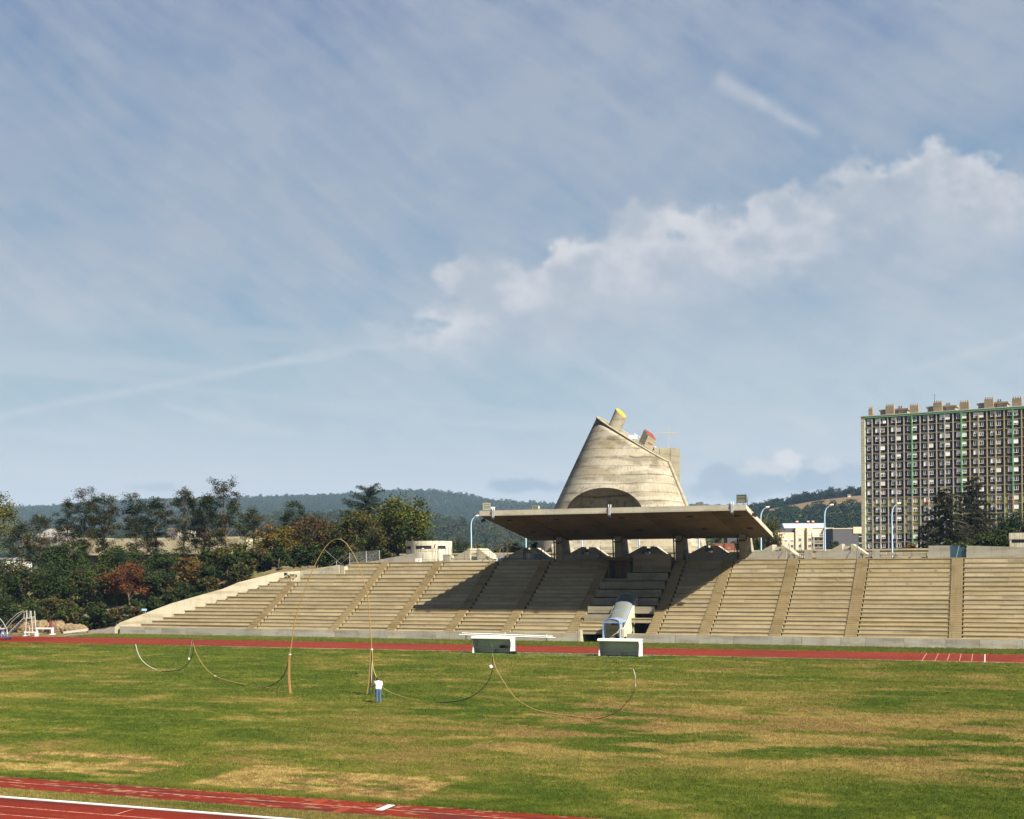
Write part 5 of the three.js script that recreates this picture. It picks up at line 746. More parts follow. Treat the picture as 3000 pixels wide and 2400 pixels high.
  part('hair', sdfMesh([[[-0.03, 1.575, -0.09], [-0.035, 1.62, -0.10], 0.098, 0.094], [[-0.03, 1.51, -0.05], [-0.035, 1.56, -0.06], 0.066, 0.08], [[-0.035, 1.63, -0.14], [-0.035, 1.62, -0.10], 0.075, 0.085]], [-0.16, 1.4, -0.26], [0.1, 1.75, 0.06], 60, 0.04), hair, P, O);
  part('shirt', sdfMesh([[[-0.16, 1.35, 0.0], [0.16, 1.35, 0.0], 0.095, 0.095], [[-0.10, 1.27, 0.01], [-0.09, 1.0, 0.01], 0.125, 0.115], [[0.10, 1.27, 0.01], [0.09, 1.0, 0.01], 0.125, 0.115], [[-0.09, 0.99, 0.01], [0.09, 0.99, 0.01], 0.118, 0.118], [[-0.19, 1.36, -0.01], [-0.265, 1.22, -0.065], 0.075, 0.068], [[0.19, 1.36, -0.01], [0.235, 1.2, -0.05], 0.075, 0.068], [[0, 1.38, -0.02], [-0.01, 1.43, -0.04], 0.08, 0.068]], [-0.38, 0.85, -0.2], [0.38, 1.5, 0.2], 84, 0.06), shirt, P, O);
  part('jeans', sdfMesh([[[-0.085, 0.93, 0.01], [0.085, 0.93, 0.01], 0.112, 0.112], [[-0.09, 0.86, 0.02], [-0.10, 0.5, 0.01], 0.115, 0.078], [[-0.10, 0.5, 0.01], [-0.105, 0.07, 0.03], 0.078, 0.068], [[0.09, 0.86, 0.02], [0.10, 0.5, 0.01], 0.115, 0.078], [[0.10, 0.5, 0.01], [0.105, 0.07, 0.03], 0.078, 0.068]], [-0.25, 0, -0.2], [0.25, 1.06, 0.2], 90, 0.03), jeans, P, O);
  part('belt', new THREE.CylinderGeometry(0.2, 0.2, 0.035, 24).scale(1.02, 1, 0.62).translate(0, 0.965, 0.01), leather, P, O);
  for (const s of [-1, 1]) part('shoe', sdfMesh([[[0.105 * s, 0.05, 0.055], [0.115 * s, 0.045, -0.15], 0.048, 0.042], [[0.105 * s, 0.06, 0.05], [0.105 * s, 0.09, 0.035], 0.045, 0.05]], [0.105 * s - 0.1, -0.02, -0.22], [0.105 * s + 0.1, 0.16, 0.14], 40, 0.03), leather, P, O);
}
// ------------------------------------------------------------------ equipment at the left end of the track
{
  const stair = (ox, oz, turn, label, m) => {
    const t = thing('judges_stair', label, 'step tower', [ox, 0, oz], turn), O = { local: true, world: false };
    for (const s of [0, 0.8]) { part('stringer', bar([-2.6, 0.1, s], [0, 2.35, s], 0.045), m, t, O); part('handrail', tube([[-3.0, 0.05, s], [-3.0, 1.05, s], [0.0, 3.35, s], [0.05, 2.3, s]], 0.035, 0.035, 6), m, t, O); part('tower_leg', bar([0.25, 0.02, s], [0.45, 3.3, s], 0.045), m, t, O); part('tower_leg', bar([1.35, 0.02, s], [1.1, 3.3, s], 0.045), m, t, O); }
    for (let k = 1; k < 9; k++) part('tread', box(-2.6 + k * 0.29 - 0.1, -2.6 + k * 0.29 + 0.12, 0.1 + k * 0.25 - 0.02, 0.1 + k * 0.25 + 0.02, 0, 0.8), m, t, O);
    for (const y of [0.9, 1.7, 2.5]) part('cross_bar', bar([0.3 + y * 0.05, y, 0], [1.3 - y * 0.05, y, 0], 0.035), m, t, O); part('platform', box(0.0, 1.15, 2.3, 2.36, 0, 0.8), m, t, O); for (const s of [0, 0.8]) part('foot', box(0.15, 0.4, 0, 0.08, s - 0.05, s + 0.05), M.lampBlue, t, O); return t;
  };
  stair(-119.3, -130.6, 0.15, 'white tubular judges step tower at the left end of the far track', std([0.33, 0.32, 0.29], 0.6));
  stair(-121.5, -125.8, Math.PI - 0.2, 'grey metal stair tower cut by the left edge of the picture', M.galv);
  const hur = (x, z, turn, label) => { const t = thing('steeple_barrier', label, 'barrier', [x, 0, z], turn, 'barriers beside the track'), O = { local: true, world: false }; part('beam', box(-1.4, 1.4, 0.72, 0.9, -0.07, 0.07), std([0.7, 0.69, 0.64], 0.6), t, O); part('stripe', box(-0.55, 0.55, 0.902, 0.93, -0.07, 0.07), std([0.45, 0.06, 0.02], 0.6), t, O); for (const s of [-1, 1]) { part('upright', box(s * 1.2 - 0.14, s * 1.2 + 0.14, 0.05, 0.72, -0.06, 0.06), s < 0 ? M.lampBlue : std([0.7, 0.69, 0.64], 0.6), t, O); part('foot', box(s * 1.2 - 0.18, s * 1.2 + 0.18, 0, 0.07, -0.45, 0.45), std([0.62, 0.6, 0.56], 0.6), t, O); } return t; };
  hur(-118.9, -133.4, 0.1, 'white steeplechase barrier with orange top beside the rock wall');
  { const t = hur(-118.0, -129.8, 0.05, 'low orange and blue barrier in front of the white step tower'); t.scale.set(0.75, 0.62, 0.8); }
  { const t = thing('trolley', 'blue equipment trolley with small wheels at the left edge of the track', 'trolley', [-115.4, 0, -121.4], 0.3), O = { local: true, world: false }; const m = std([0.045, 0.09, 0.20], 0.5); part('deck', box(-1.4, 1.2, 0.62, 0.7, -0.5, 0.5), m, t, O); part('crate', box(-1.2, 0.2, 0.7, 1.35, -0.4, 0.4), m, t, O); part('cover', box(-1.4, 0.6, 1.36, 1.5, -0.5, 0.5), M.galv, t, O); part('chassis', [bar([-1.4, 0.4, 0.4], [1.6, 0.4, 0.4], 0.04), bar([-1.4, 0.4, -0.4], [1.6, 0.4, -0.4], 0.04), bar([1.0, 0.4, 0.4], [0.9, 1.2, 0.4], 0.04), bar([0.2, 0.4, 0.4], [0.2, 1.1, 0.4], 0.04)], m, t, O); for (const x of [-1.1, 1.2]) for (const z of [-0.45, 0.45]) part('wheel', new THREE.CylinderGeometry(0.17, 0.17, 0.1, 14).rotateX(Math.PI / 2).translate(x, 0.17, z), M.black, t, O); }
  { const t = thing('rusty_post', 'rusty brown steel post beside the rock wall', 'post', [-119.2, 0, -135.0]); part('post', box(-119.42, -118.95, 0, 1.75, -135.2, -134.85), M.rust, t); part('bracket', box(-119.9, -119.43, 0.2, 0.9, -135.1, -134.95), std([0.05, 0.025, 0.02], 0.9), t); }
  { const t = thing('wall_sign', 'small blank pale blue sign on a post at the sloping end wall', 'sign', [-106.9, 2.2, -139.3]); part('panel', box(-107.55, -106.75, 3.05, 3.32, -139.33, -139.30), std([0.33, 0.55, 0.82], 0.5), t); part('post', bar([-106.95, 1.6, -139.34], [-106.95, 3.3, -139.34], 0.025), M.galv, t); }
  // rock face at the foot of the bank
  const rk = thing('rock_outcrop', 'pale cracked rock face at the foot of the wooded bank', 'rock', [-121, 0, -137.2]);
  for (let k = 0; k < 9; k++) { const g = new THREE.IcosahedronGeometry(1, 5), p = g.attributes.position, cx = -125.8 + k * 1.15, s = 0.8 + 0.5 * h2(k, 1, 9); for (let i = 0; i < p.count; i++) { const x = p.getX(i), y = p.getY(i), z = p.getZ(i), q = fbm(x * 1.3 + k * 9, y * 1.3 + z * 1.1, 3, 821), n = 0.55 + 0.75 * Math.round(q * 7) / 7 + 0.25 * fbm(x * 5 + k, y * 5 + z * 4, 4, 825); p.setXYZ(i, cx + x * 1.5 * n * s, 0.3 + y * 1.05 * n * s * (1 - 0.25 * (k > 5)), -137.3 + z * 0.9 * n); } g.computeVertexNormals(); part('boulder', g, std([1, 1, 1], 0.95, { map: noiseTint([0.135, 0.10, 0.060], 0.75, 1.3, 823 + k) }), rk); }
  single('kerb_stone', box(-1.6, 1.6, -0.1, 0.22, -0.2, 0.2).rotateY(0.35).rotateZ(0.12).translate(-115.6, 0.25, -135.6), conc(0.6, 0.58, 0.52), 'white slanting kerb stone beside the asphalt path', 'kerb stone');
}
// ------------------------------------------------------------------ trees and shrubs: tapered trunk and limbs, a crown of single leaves in clumps
const leafMat = (o = {}) => new THREE.MeshPhysicalMaterial({ color: C(1, 1, 1), vertexColors: true, roughness: 0.9, specularIntensity: 0.12, transmission: 0.12, thickness: 0, side: THREE.DoubleSide, ...o });
const LEAF = leafMat(), NEEDLE = leafMat({ transmission: 0.1 });
function leaves(clumps, rand) { // clumps: {p, r:[x,y,z], n, size, col:[...], droop}
  let total = 0; for (const c of clumps) total += c.n;
  const pos = new Float32Array(total * 12), col = new Float32Array(total * 12), idx = new Uint32Array(total * 6); let k = 0;
  const a = V(0, 0, 0), b = V(0, 0, 0), nrm = V(0, 0, 0);
  for (const c of clumps) for (let i = 0; i < c.n; i++) {
    const g = () => (rand() + rand() + rand()) / 1.5 - 1; const x = c.p[0] + g() * c.r[0], y = c.p[1] + g() * c.r[1], z = c.p[2] + g() * c.r[2];
    nrm.set(g(), g() + (c.up ?? 0.35), g()).normalize(); a.set(rand() - 0.5, (rand() - 0.5) * 0.7 - (c.droop ?? 0.1), rand() - 0.5); a.addScaledVector(nrm, -a.dot(nrm)).normalize(); b.crossVectors(nrm, a);
    const L = c.size * (0.65 + 0.7 * rand()), W = L * (c.thin ?? 0.55), q = k * 12, o = k * 4;
    pos.set([x - a.x * L, y - a.y * L, z - a.z * L, x + b.x * W, y + b.y * W, z + b.z * W, x + a.x * L, y + a.y * L, z + a.z * L, x - b.x * W, y - b.y * W, z - b.z * W], q);
    const base = c.col[Math.floor(rand() * c.col.length)], t = 0.72 * (0.6 + 0.8 * rand()); for (let v = 0; v < 4; v++) { col[q + v * 3] = base[0] * t; col[q + v * 3 + 1] = base[1] * t; col[q + v * 3 + 2] = base[2] * t; }
    idx.set([o, o + 1, o + 2, o, o + 2, o + 3], k * 6); k++;
  }
  const g = new THREE.BufferGeometry(); g.setAttribute('position', new THREE.BufferAttribute(pos, 3)); g.setAttribute('color', new THREE.BufferAttribute(col, 3)); g.setAttribute('uv', new THREE.BufferAttribute(new Float32Array(total * 8), 2)); g.setIndex(new THREE.BufferAttribute(idx, 1)); g.computeVertexNormals(); return g;
}
const PAL = {
  robinia: [[0.034, 0.050, 0.012], [0.042, 0.056, 0.016], [0.028, 0.042, 0.012], [0.075, 0.052, 0.018], [0.11, 0.055, 0.022]], dark: [[0.020, 0.034, 0.009], [0.028, 0.044, 0.010], [0.016, 0.028, 0.009]], mid: [[0.034, 0.050, 0.010], [0.045, 0.060, 0.012], [0.026, 0.040, 0.009]],
  rust: [[0.13, 0.042, 0.015], [0.16, 0.055, 0.018], [0.09, 0.034, 0.014], [0.05, 0.035, 0.014]], orange: [[0.135, 0.082, 0.018], [0.10, 0.070, 0.016], [0.16, 0.075, 0.02], [0.06, 0.058, 0.014]], yellow: [[0.085, 0.088, 0.014], [0.11, 0.095, 0.016], [0.055, 0.068, 0.012]], maroon: [[0.070, 0.032, 0.012], [0.050, 0.034, 0.012], [0.095, 0.045, 0.016], [0.035, 0.036, 0.012]],
  gold: [[0.085, 0.095, 0.012], [0.060, 0.078, 0.010], [0.13, 0.105, 0.016], [0.045, 0.062, 0.010]], olive: [[0.048, 0.048, 0.010], [0.062, 0.056, 0.012], [0.036, 0.042, 0.009], [0.08, 0.055, 0.016]], blue: [[0.030, 0.050, 0.040], [0.040, 0.060, 0.050], [0.022, 0.040, 0.030]], fir: [[0.026, 0.034, 0.016], [0.040, 0.042, 0.020], [0.018, 0.026, 0.013], [0.055, 0.045, 0.024]], pine: [[0.030, 0.044, 0.014], [0.022, 0.034, 0.012]], black: [[0.010, 0.016, 0.008], [0.014, 0.020, 0.010]],
};
function makeTree(name, label, category, x, z, top, w, kind, o = {}) {
  if (o.rel) top = groundY(x, z) + o.rel;
  const rand = rng(Math.round(x * 131 + z * 977 + top * 17) + 5), y0 = (o.base ?? groundY(x, z)) - 0.15, h = top - y0, t = thing(name, label, category, [x, y0, z], 0, o.group), O = { local: true, world: false };
  const cl = [], limbs = [], size = o.leaf ?? 0.17, pal = o.pal ?? PAL.mid, dens = o.dens ?? 1, tr = o.trunk ?? Math.max(0.07, h * 0.016);
  const j = (s) => (rand() - 0.5) * 2 * s;
  if (kind === 'conifer') {
    const lean = [j(0.2), j(0.2)]; limbs.push(tube([[0, 0, 0], [lean[0] * 0.4, h * 0.5, lean[1] * 0.4], [lean[0], h * 0.99, lean[1]]], tr * 1.3, 0.03, 7));
    const n = Math.round(h * 2.6); for (let k = 0; k < n; k++) { const f = 0.1 + 0.9 * k / n, y = h * f, len = w * (1 - f) ** 0.8 * (0.75 + 0.5 * rand()) + 0.25, m = 5; for (let q = 0; q < m; q++) { const a = rand() * 6.28; const tip = [Math.cos(a) * len, y - len * (o.sag ?? 0.12), Math.sin(a) * len]; if (q === 0) limbs.push(tube([[0, y, 0], [tip[0] * 0.5, y + 0.05, tip[2] * 0.5], tip], 0.04, 0.015, 4)); const steps = Math.max(1, Math.round(len / 0.75)); for (let s = 1; s <= steps; s++) { const e = s / steps; cl.push({ p: [tip[0] * e, lerp(y, tip[1], e) - 0.1, tip[2] * e], r: [0.5, 0.28, 0.5], n: Math.round(34 * dens), size, col: pal, thin: 0.3, droop: 0.5, up: 0.5 }); } } }
  } else if (kind === 'cedar') {
    limbs.push(tube([[0, 0, 0], [0.2, h * 0.5, 0], [1.5, h * 0.96, 0.2]], tr * 1.6, 0.06, 7));
    for (let k = 0; k < 70; k++) { const f = 0.30 + 0.68 * k / 70, y = h * f, a = rand() * 6.28, len = w * (1.25 - 0.95 * f) * (0.6 + 0.6 * rand()) + 0.5, ox = 1.5 * f * f, tip = [ox + Math.cos(a) * len, y + len * 0.16, Math.sin(a) * len]; limbs.push(tube([[ox * 0.9, y - 0.5, 0], [lerp(ox, tip[0], 0.55), y - 0.1, tip[2] * 0.55], tip], 0.08, 0.02, 5)); const st = Math.max(3, Math.round(len / 0.6)); for (let s = 1; s <= st; s++) { const e = s / st; cl.push({ p: [lerp(ox, tip[0], e), lerp(y - 0.4, tip[1], e) - 0.15, tip[2] * e], r: [0.8, 0.4, 0.8], n: Math.round(52 * dens), size: 0.16, col: pal, thin: 0.28, droop: 0.7, up: 0.5 }); } }
  } else if (kind === 'feathery') { // flat pads of leaflets in tiers round a thin, forking stem
    const b1 = j(0.5), b2 = j(0.5), stem = [[0, 0, 0], [b1 * 0.4, h * 0.35, b2 * 0.4], [b1, h * 0.7, b2], [b1 * 1.2, h * 0.97, b2 * 1.2]]; limbs.push(tube(stem, tr, 0.03, 7)); limbs.push(tube([stem[1], [stem[1][0] + j(0.5), h * 0.6, j(0.5)], [j(0.9), h * 0.82, j(0.9)]], tr * 0.6, 0.03, 6));
    const tiers = Math.round(h * 1.25); for (let k = 0; k < tiers; k++) { const f = 0.22 + 0.77 * (k + rand() * 0.8) / tiers, prof = Math.sqrt(Math.max(0.06, 1 - ((f - 0.62) / 0.42) ** 2)), r = w * prof * (0.6 + 0.6 * rand()), m = 4 + Math.floor(rand() * 4), cx = b1 * f * 1.2, cz = b2 * f * 1.2; for (let q = 0; q < m; q++) { const a = rand() * 6.28, e = r * (0.35 + 0.65 * rand()), px = cx + Math.cos(a) * e, pz = cz + Math.sin(a) * e, py = h * f + j(0.7), cols = rand() < 0.5 ? pal : o.pal2; if (rand() < (f < 0.4 ? 0.4 : 0.12)) continue; cl.push({ p: [px, py, pz], r: [0.8 + 0.6 * rand(), 0.5 + 0.55 * rand(), 0.8 + 0.6 * rand()], n: Math.round((o.n ?? 130) * (0.6 + 0.8 * rand())), size, col: cols, up: 0.8, thin: 0.42, droop: 0.25 }); if (q < 2) limbs.push(tube([[cx, py - 0.9 - e * 0.3, cz], [lerp(cx, px, 0.5), py - 0.35, lerp(cz, pz, 0.5)], [px, py, pz]], 0.045, 0.012, 4)); } }
    cl.push({ p: [b1 * 1.2, h * 0.985, b2 * 1.2], r: [1.0, 0.8, 1.0], n: 150, size, col: pal, up: 0.8, thin: 0.42 });
  } else {
    const cb = h * (o.bare ?? 0.25), cr = (h - cb) / 2, cy = cb + cr, flat = o.flat ?? 0.75, N = Math.round((o.clumps ?? 46));
    limbs.push(tube([[0, 0, 0], [j(0.15) * w, h * 0.35, j(0.15) * w], [j(0.2) * w, h * 0.7, j(0.2) * w], [j(0.15) * w, h * 0.93, j(0.15) * w]], tr, tr * 0.18, 7));
    for (let k = 0; k < N; k++) {
      let d = V(j(1), j(1), j(1)); while (d.lengthSq() > 1) d = V(j(1), j(1), j(1)); d.multiplyScalar(0.55 + 0.45 * rand()); if (d.length() < 0.35) d.setLength(0.5);
      const taper = o.taper ? 1 - o.taper * Math.max(0, d.y) : 1, px = d.x * w * taper, py = cy + d.y * cr, pz = d.z * w * taper, r = (o.clumpR ?? 0.42) * Math.min(w, cr) * (0.65 + 0.7 * rand());
      const hue = rand(), cols = o.pal2 && hue < (o.mix ?? 0.3) ? o.pal2 : pal;
      cl.push({ p: [px, py, pz], r: [r, r * flat, r], n: Math.round((o.n ?? 150) * dens * (0.6 + 0.8 * rand())), size, col: cols, up: o.up, droop: o.droop, thin: o.thin });
      if (k % (o.limbEvery ?? 4) === 0) { const ay = Math.max(h * 0.18, py - Math.hypot(px, pz) * 0.9 - 0.4); limbs.push(tube([[0, Math.min(ay, h * 0.85), 0], [px * 0.45, lerp(ay, py, 0.6), pz * 0.45], [px, py, pz]], tr * 0.42, 0.018, 5)); }
    }
  }
  part('trunk', limbs, o.bark ?? M.bark, t, O);
  const crown = part('crown', leaves(cl, rand), kind === 'conifer' || kind === 'cedar' ? NEEDLE : LEAF, t, { ...O, uv: true }); return t;
}
// feathery row behind the end of the stand
const ROW = 'feathery trees in a row before the hall';
const rob = (x, z, top, w, label, o = {}) => makeTree('feathery_tree', label, 'tree', x, z, top + 0.3, w * 1.25, 'feathery', { pal: PAL.robinia, pal2: PAL.dark, mix: 0.45, n: 140, leaf: 0.14, group: ROW, trunk: 0.16, limbEvery: 2, ...o });
rob(-138.2, -150, 15.2, 2.6, 'low feathery tree leaning at the far left, reddish at its tips'); rob(-141.7, -158, 16.9, 2.4, 'feathery tree second from the left edge, below the skyline'); rob(-143.2, -166, 19.5, 1.9, 'feathery tree with a thin top left of the paler parapet'); rob(-141.3, -168, 21.6, 2.0, 'tall feathery tree at the left end of the pale parapet'); rob(-133.8, -164, 20.4, 2.1, 'feathery tree with a broad dark top before the left of the parapet'); rob(-129.1, -166, 20.6, 2.0, 'slim feathery tree before the middle of the parapet'); rob(-126.8, -168, 19.7, 1.8, 'short feathery tree right of the parapet middle'); rob(-120.0, -166, 21.2, 2.2, 'feathery tree with a flat pale top before the roof drums'); rob(-118.7, -170, 19.8, 1.8, 'thin feathery tree between the two tallest ones'); rob(-111.7, -166, 22.1, 2.9, 'tallest and darkest of the feathery trees, with a wide crown', { pal: PAL.dark, pal2: PAL.robinia, n: 150 }); rob(-110.6, -172, 18.1, 1.7, 'small dark feathery tree right of the tallest one'); rob(-105.7, -176, 18.8, 2.3, 'dark green feathery top above the yellowing tree', { pal: PAL.mid });
makeTree('edge_tree', 'tall yellow green tree cut by the left edge of the picture', 'tree', -163, -170, 23.5, 5.2, 'broad', { pal: PAL.yellow, pal2: PAL.mid, clumps: 60, n: 160 });
// autumn trees along the stand
makeTree('rust_tree', 'rust red dying conifer shaped tree on the wooded bank', 'tree', -117.9, -150, 10.2, 3.6, 'broad', { pal: PAL.rust, clumps: 55, n: 150, taper: 0.45, leaf: 0.14, bare: 0.1 }); makeTree('orange_tree', 'round orange brown tree on the bank right of the rust red one', 'tree', -111.7, -156, 10.6, 3.5, 'broad', { pal: PAL.orange, pal2: PAL.maroon, mix: 0.2, clumps: 46, n: 160, bare: 0.15 });
makeTree('yellowing_tree', 'yellow green tree just above the sloping end wall', 'tree', -106.2, -160, 12.3, 3.6, 'broad', { pal: PAL.yellow, pal2: PAL.olive, clumps: 46, n: 160, bare: 0.1 }); makeTree('amber_tree', 'tall amber and olive tree left of the dark reddish one', 'tree', -103.7, -168, 16.0, 4.2, 'broad', { pal: PAL.orange, pal2: PAL.yellow, mix: 0.5, clumps: 64, n: 170, bare: 0.05 });
makeTree('maroon_tree', 'dark reddish brown tree behind the top of the arch', 'tree', -98.6, -172, 17.4, 4.4, 'broad', { pal: PAL.maroon, pal2: PAL.olive, clumps: 60, n: 170, bare: 0.05 }); makeTree('olive_tree', 'dense olive green tree behind the mesh fence', 'tree', -92.0, -172, 18.0, 5.4, 'broad', { pal: PAL.olive, pal2: PAL.mid, mix: 0.4, clumps: 74, n: 190, bare: 0.03 });
makeTree('golden_tree', 'big golden green broadleaf tree behind the round pavilion', 'tree', -87.4, -179, 20.3, 5.6, 'broad', { pal: PAL.gold, pal2: PAL.mid, mix: 0.3, clumps: 80, n: 190, bare: 0.12, leaf: 0.2 }); makeTree('blue_cedar', 'blue green cedar with upswept branches rising over the autumn trees', 'tree', -100.6, -190, 23.0, 5.8, 'cedar', { pal: PAL.blue, dens: 1.15 });
makeTree('bush_tree', 'bushy green tree filling the gap beside the round pavilion', 'tree', -82.5, -180, 13.8, 3.2, 'broad', { pal: PAL.mid, pal2: PAL.yellow, clumps: 46, n: 150, bare: 0.02 }); makeTree('umbrella_pine', 'dark green pine right of the round pavilion', 'tree', -76.2, -174, 13.6, 2.9, 'broad', { pal: PAL.pine, clumps: 52, n: 170, flat: 0.5, bare: 0.02, leaf: 0.13, thin: 0.25 });
makeTree('dark_conifer', 'almost black conifer at the left foot of the church', 'tree', -67.7, -190, 13.2, 2.4, 'broad', { pal: PAL.black, clumps: 46, n: 180, bare: 0.02 }); makeTree('terrace_shrub', 'rounded shrub behind the terrace parapet by the first lamp post', 'shrub', -77.5, -186, 12.3, 2.2, 'broad', { pal: PAL.yellow, pal2: PAL.mid, clumps: 24, n: 110, bare: 0 }); makeTree('terrace_shrub', 'yellowish shrub behind the parapet between two lamp posts', 'shrub', -74.6, -191, 12.2, 2.4, 'broad', { pal: PAL.olive, clumps: 24, n: 110, bare: 0 }); makeTree('slim_tree', 'slim young tree above the brick wall', 'tree', -77.3, -202, 13.0, 1.2, 'broad', { pal: PAL.gold, clumps: 20, n: 90 }); makeTree('slim_tree', 'smaller of the two young trees above the brick wall', 'tree', -75.6, -202, 12.3, 0.9, 'broad', { pal: PAL.gold, clumps: 14, n: 80 });
// undergrowth of the bank
const UN = 'thicket trees on the wooded bank', S2 = 'shrubs at the foot of the wooded bank';
const thick = [[-136.5, -142, 11.0, 4.4, 'leftmost'], [-132.1, -144, 10.8, 4.0, 'second'], [-128.3, -146, 10.4, 4.0, 'third'], [-124.2, -149, 10.4, 3.8, 'fourth'], [-121.2, -151, 9.6, 3.6, 'fifth'], [-114.9, -153, 9.0, 3.2, 'sixth'], [-109.2, -158, 8.9, 3.2, 'seventh'], [-103.0, -161, 10.6, 3.4, 'eighth'], [-119.3, -160, 12.0, 3.4, 'ninth'], [-129.3, -162, 12.6, 3.6, 'tenth'], [-136.5, -158, 13.4, 4.2, 'eleventh'], [-97.5, -164, 10.8, 3.0, 'twelfth'], [-112.5, -163, 12.2, 3.2, 'thirteenth'], [-146, -150, 12.5, 4.5, 'fourteenth'], [-124.5, -157, 12.2, 3.4, 'fifteenth']];
const whereT = ['at the left edge behind the stair tower', 'behind the white step tower', 'above the rock face', 'between rock face and rust red tree', 'just left of the rust red tree', 'between rust red and orange trees', 'below the orange tree at the end wall', 'below the amber tree at the end wall', 'behind the rust red tree', 'below the left of the pale parapet', 'below the leftmost feathery trees', 'below the dark reddish tree', 'behind the orange tree', 'in the far left corner', 'below the middle of the parapet'];
thick.forEach(([x, z, top, w], k) => makeTree('thicket_tree', `dense dark green thicket tree ${whereT[k]}`, 'tree', x, z, top, w, 'broad', { pal: k % 3 ? PAL.dark : PAL.mid, pal2: k % 2 ? PAL.robinia : PAL.mid, mix: 0.3, clumps: 60, n: 150, bare: 0.02, group: UN }));
const shr = [[-119.4, -139.2, 4.4, 2.6, 'hanging over the rock face'], [-126.3, -138.8, 5.0, 3.4, 'left of the rock face'], [-116.1, -141, 4.4, 2.4, 'above the slanting kerb stone'], [-114.8, -143, 3.9, 2.2, 'above the asphalt path'], [-117.6, -139.5, 2.3, 1.2, 'bright and low beside the kerb stone'], [-113.6, -147, 4.6, 2.6, 'above the blue sign'], [-110.7, -151, 6.2, 2.6, 'along the lower end wall'], [-131.2, -138.6, 6.6, 3.2, 'behind the judges stair'], [-105.5, -155, 7.6, 2.6, 'along the upper end wall'], [-123.0, -140, 5.6, 2.6, 'trailing behind the rock face'], [-136.5, -136.5, 5.0, 3.2, 'at the left edge of the track'], [-112.0, -144.6, 3.4, 1.6, 'brown and dry above the path'], [-101.5, -158.5, 9.2, 2.6, 'at the top of the end wall'], [-105.8, -145.2, 4.6, 2.2, 'against the lower middle of the end wall'], [-102.2, -147.4, 6.2, 2.3, 'against the middle of the end wall'], [-98.6, -150.0, 8.0, 2.4, 'against the upper middle of the end wall'], [-94.6, -153.2, 9.9, 2.5, 'against the top bend of the end wall'], [-90.4, -156.6, 11.2, 2.8, 'behind the upper wall below the olive tree'], [-86.0, -159.0, 11.4, 2.8, 'behind the mesh fence'], [-97.2, -157.0, 10.6, 2.8, 'below the dark reddish tree by the wall'], [-108.8, -143.4, 3.2, 1.8, 'beside the sloping foot of the end wall'], [-81.0, -160.5, 11.0, 2.4, 'left of the round pavilion behind the wall'], [-107.5, -147.6, 0, 2.4, 'between the orange tree and the end wall'], [-104.0, -150.6, 0, 2.4, 'below the yellow green tree'], [-100.2, -153.4, 0, 2.6, 'below the amber tree near the wall'], [-110.2, -146.8, 0, 2.2, 'below the orange tree'], [-93.5, -159.5, 0, 3.0, 'below the olive tree'], [-103.4, -148.9, 0, 2.2, 'on the bare slope left of the wall'], [-101.0, -151.4, 0, 2.2, 'on the slope above the wall bend'], [-105.6, -148.2, 0, 2.2, 'on the slope under the yellow green tree'], [-97.4, -153.2, 0, 2.3, 'beside the top bend of the wall'], [-89.0, -158.6, 0, 2.6, 'on the crest behind the upper wall']];
shr.forEach(([x, z, top, w, where], k) => makeTree('bank_shrub', `leafy dark shrub ${where}`, 'shrub', x, z, top, w, 'broad', { pal: k === 11 ? PAL.maroon : k === 4 ? PAL.mid : k % 3 === 0 ? PAL.robinia : PAL.dark, pal2: PAL.mid, mix: 0.35, clumps: 34, n: 120, bare: 0, group: S2, trunk: 0.06, rel: k > 12 ? [2.4, 2.8, 3.0, 3.0, 3.0, 3.2, 3.0, 2.2, 2.6, 3.2, 3.2, 3.4, 3.0, 3.6, 3.0, 3.0, 3.0, 3.0, 3.2][k - 13] : 0 }));
// right side
makeTree('big_conifer', 'broad dark conifer in front of the tower block', 'tree', -5.9, -210, 21.0, 6.6, 'conifer', { pal: PAL.fir, dens: 1.9, sag: 0.2, leaf: 0.16 }); makeTree('big_conifer', 'taller slimmer conifer in front of the tower block', 'tree', -1.7, -225, 23.6, 5.6, 'conifer', { pal: PAL.fir, dens: 1.7, sag: 0.1, leaf: 0.16 });
makeTree('round_tree', 'round dark green tree at the right edge before the tower', 'tree', 4.6, -240, 18.6, 3.4, 'broad', { pal: PAL.dark, clumps: 56, n: 170, bare: 0.05 });
for (const [x, z, top, w, l, p] of [[-3.8, -182, 12.3, 3.0, 'green hedge shrub below the broad conifer', PAL.mid], [-0.7, -184, 12.9, 2.8, 'green hedge shrub between the conifers and the pavilion', PAL.mid], [2.2, -182, 12.8, 2.2, 'glossy dark shrub behind the square pavilion', PAL.dark], [-11.2, -200, 11.7, 2.2, 'reddish brown bush on the terrace edge before the tower', PAL.orange], [-7.6, -196, 12.2, 2.4, 'dark bush at the foot of the broad conifer', PAL.dark], [4.8, -186, 14.2, 2.6, 'tall dark shrub behind the right pavilion', PAL.dark], [0.8, -195, 14.0, 3.0, 'dark shrub below the round tree', PAL.dark]]) makeTree('hedge_shrub', l, 'shrub', x, z, top, w, 'broad', { pal: p, pal2: PAL.mid, clumps: 40, n: 140, bare: 0, group: 'shrubs before the tower' });
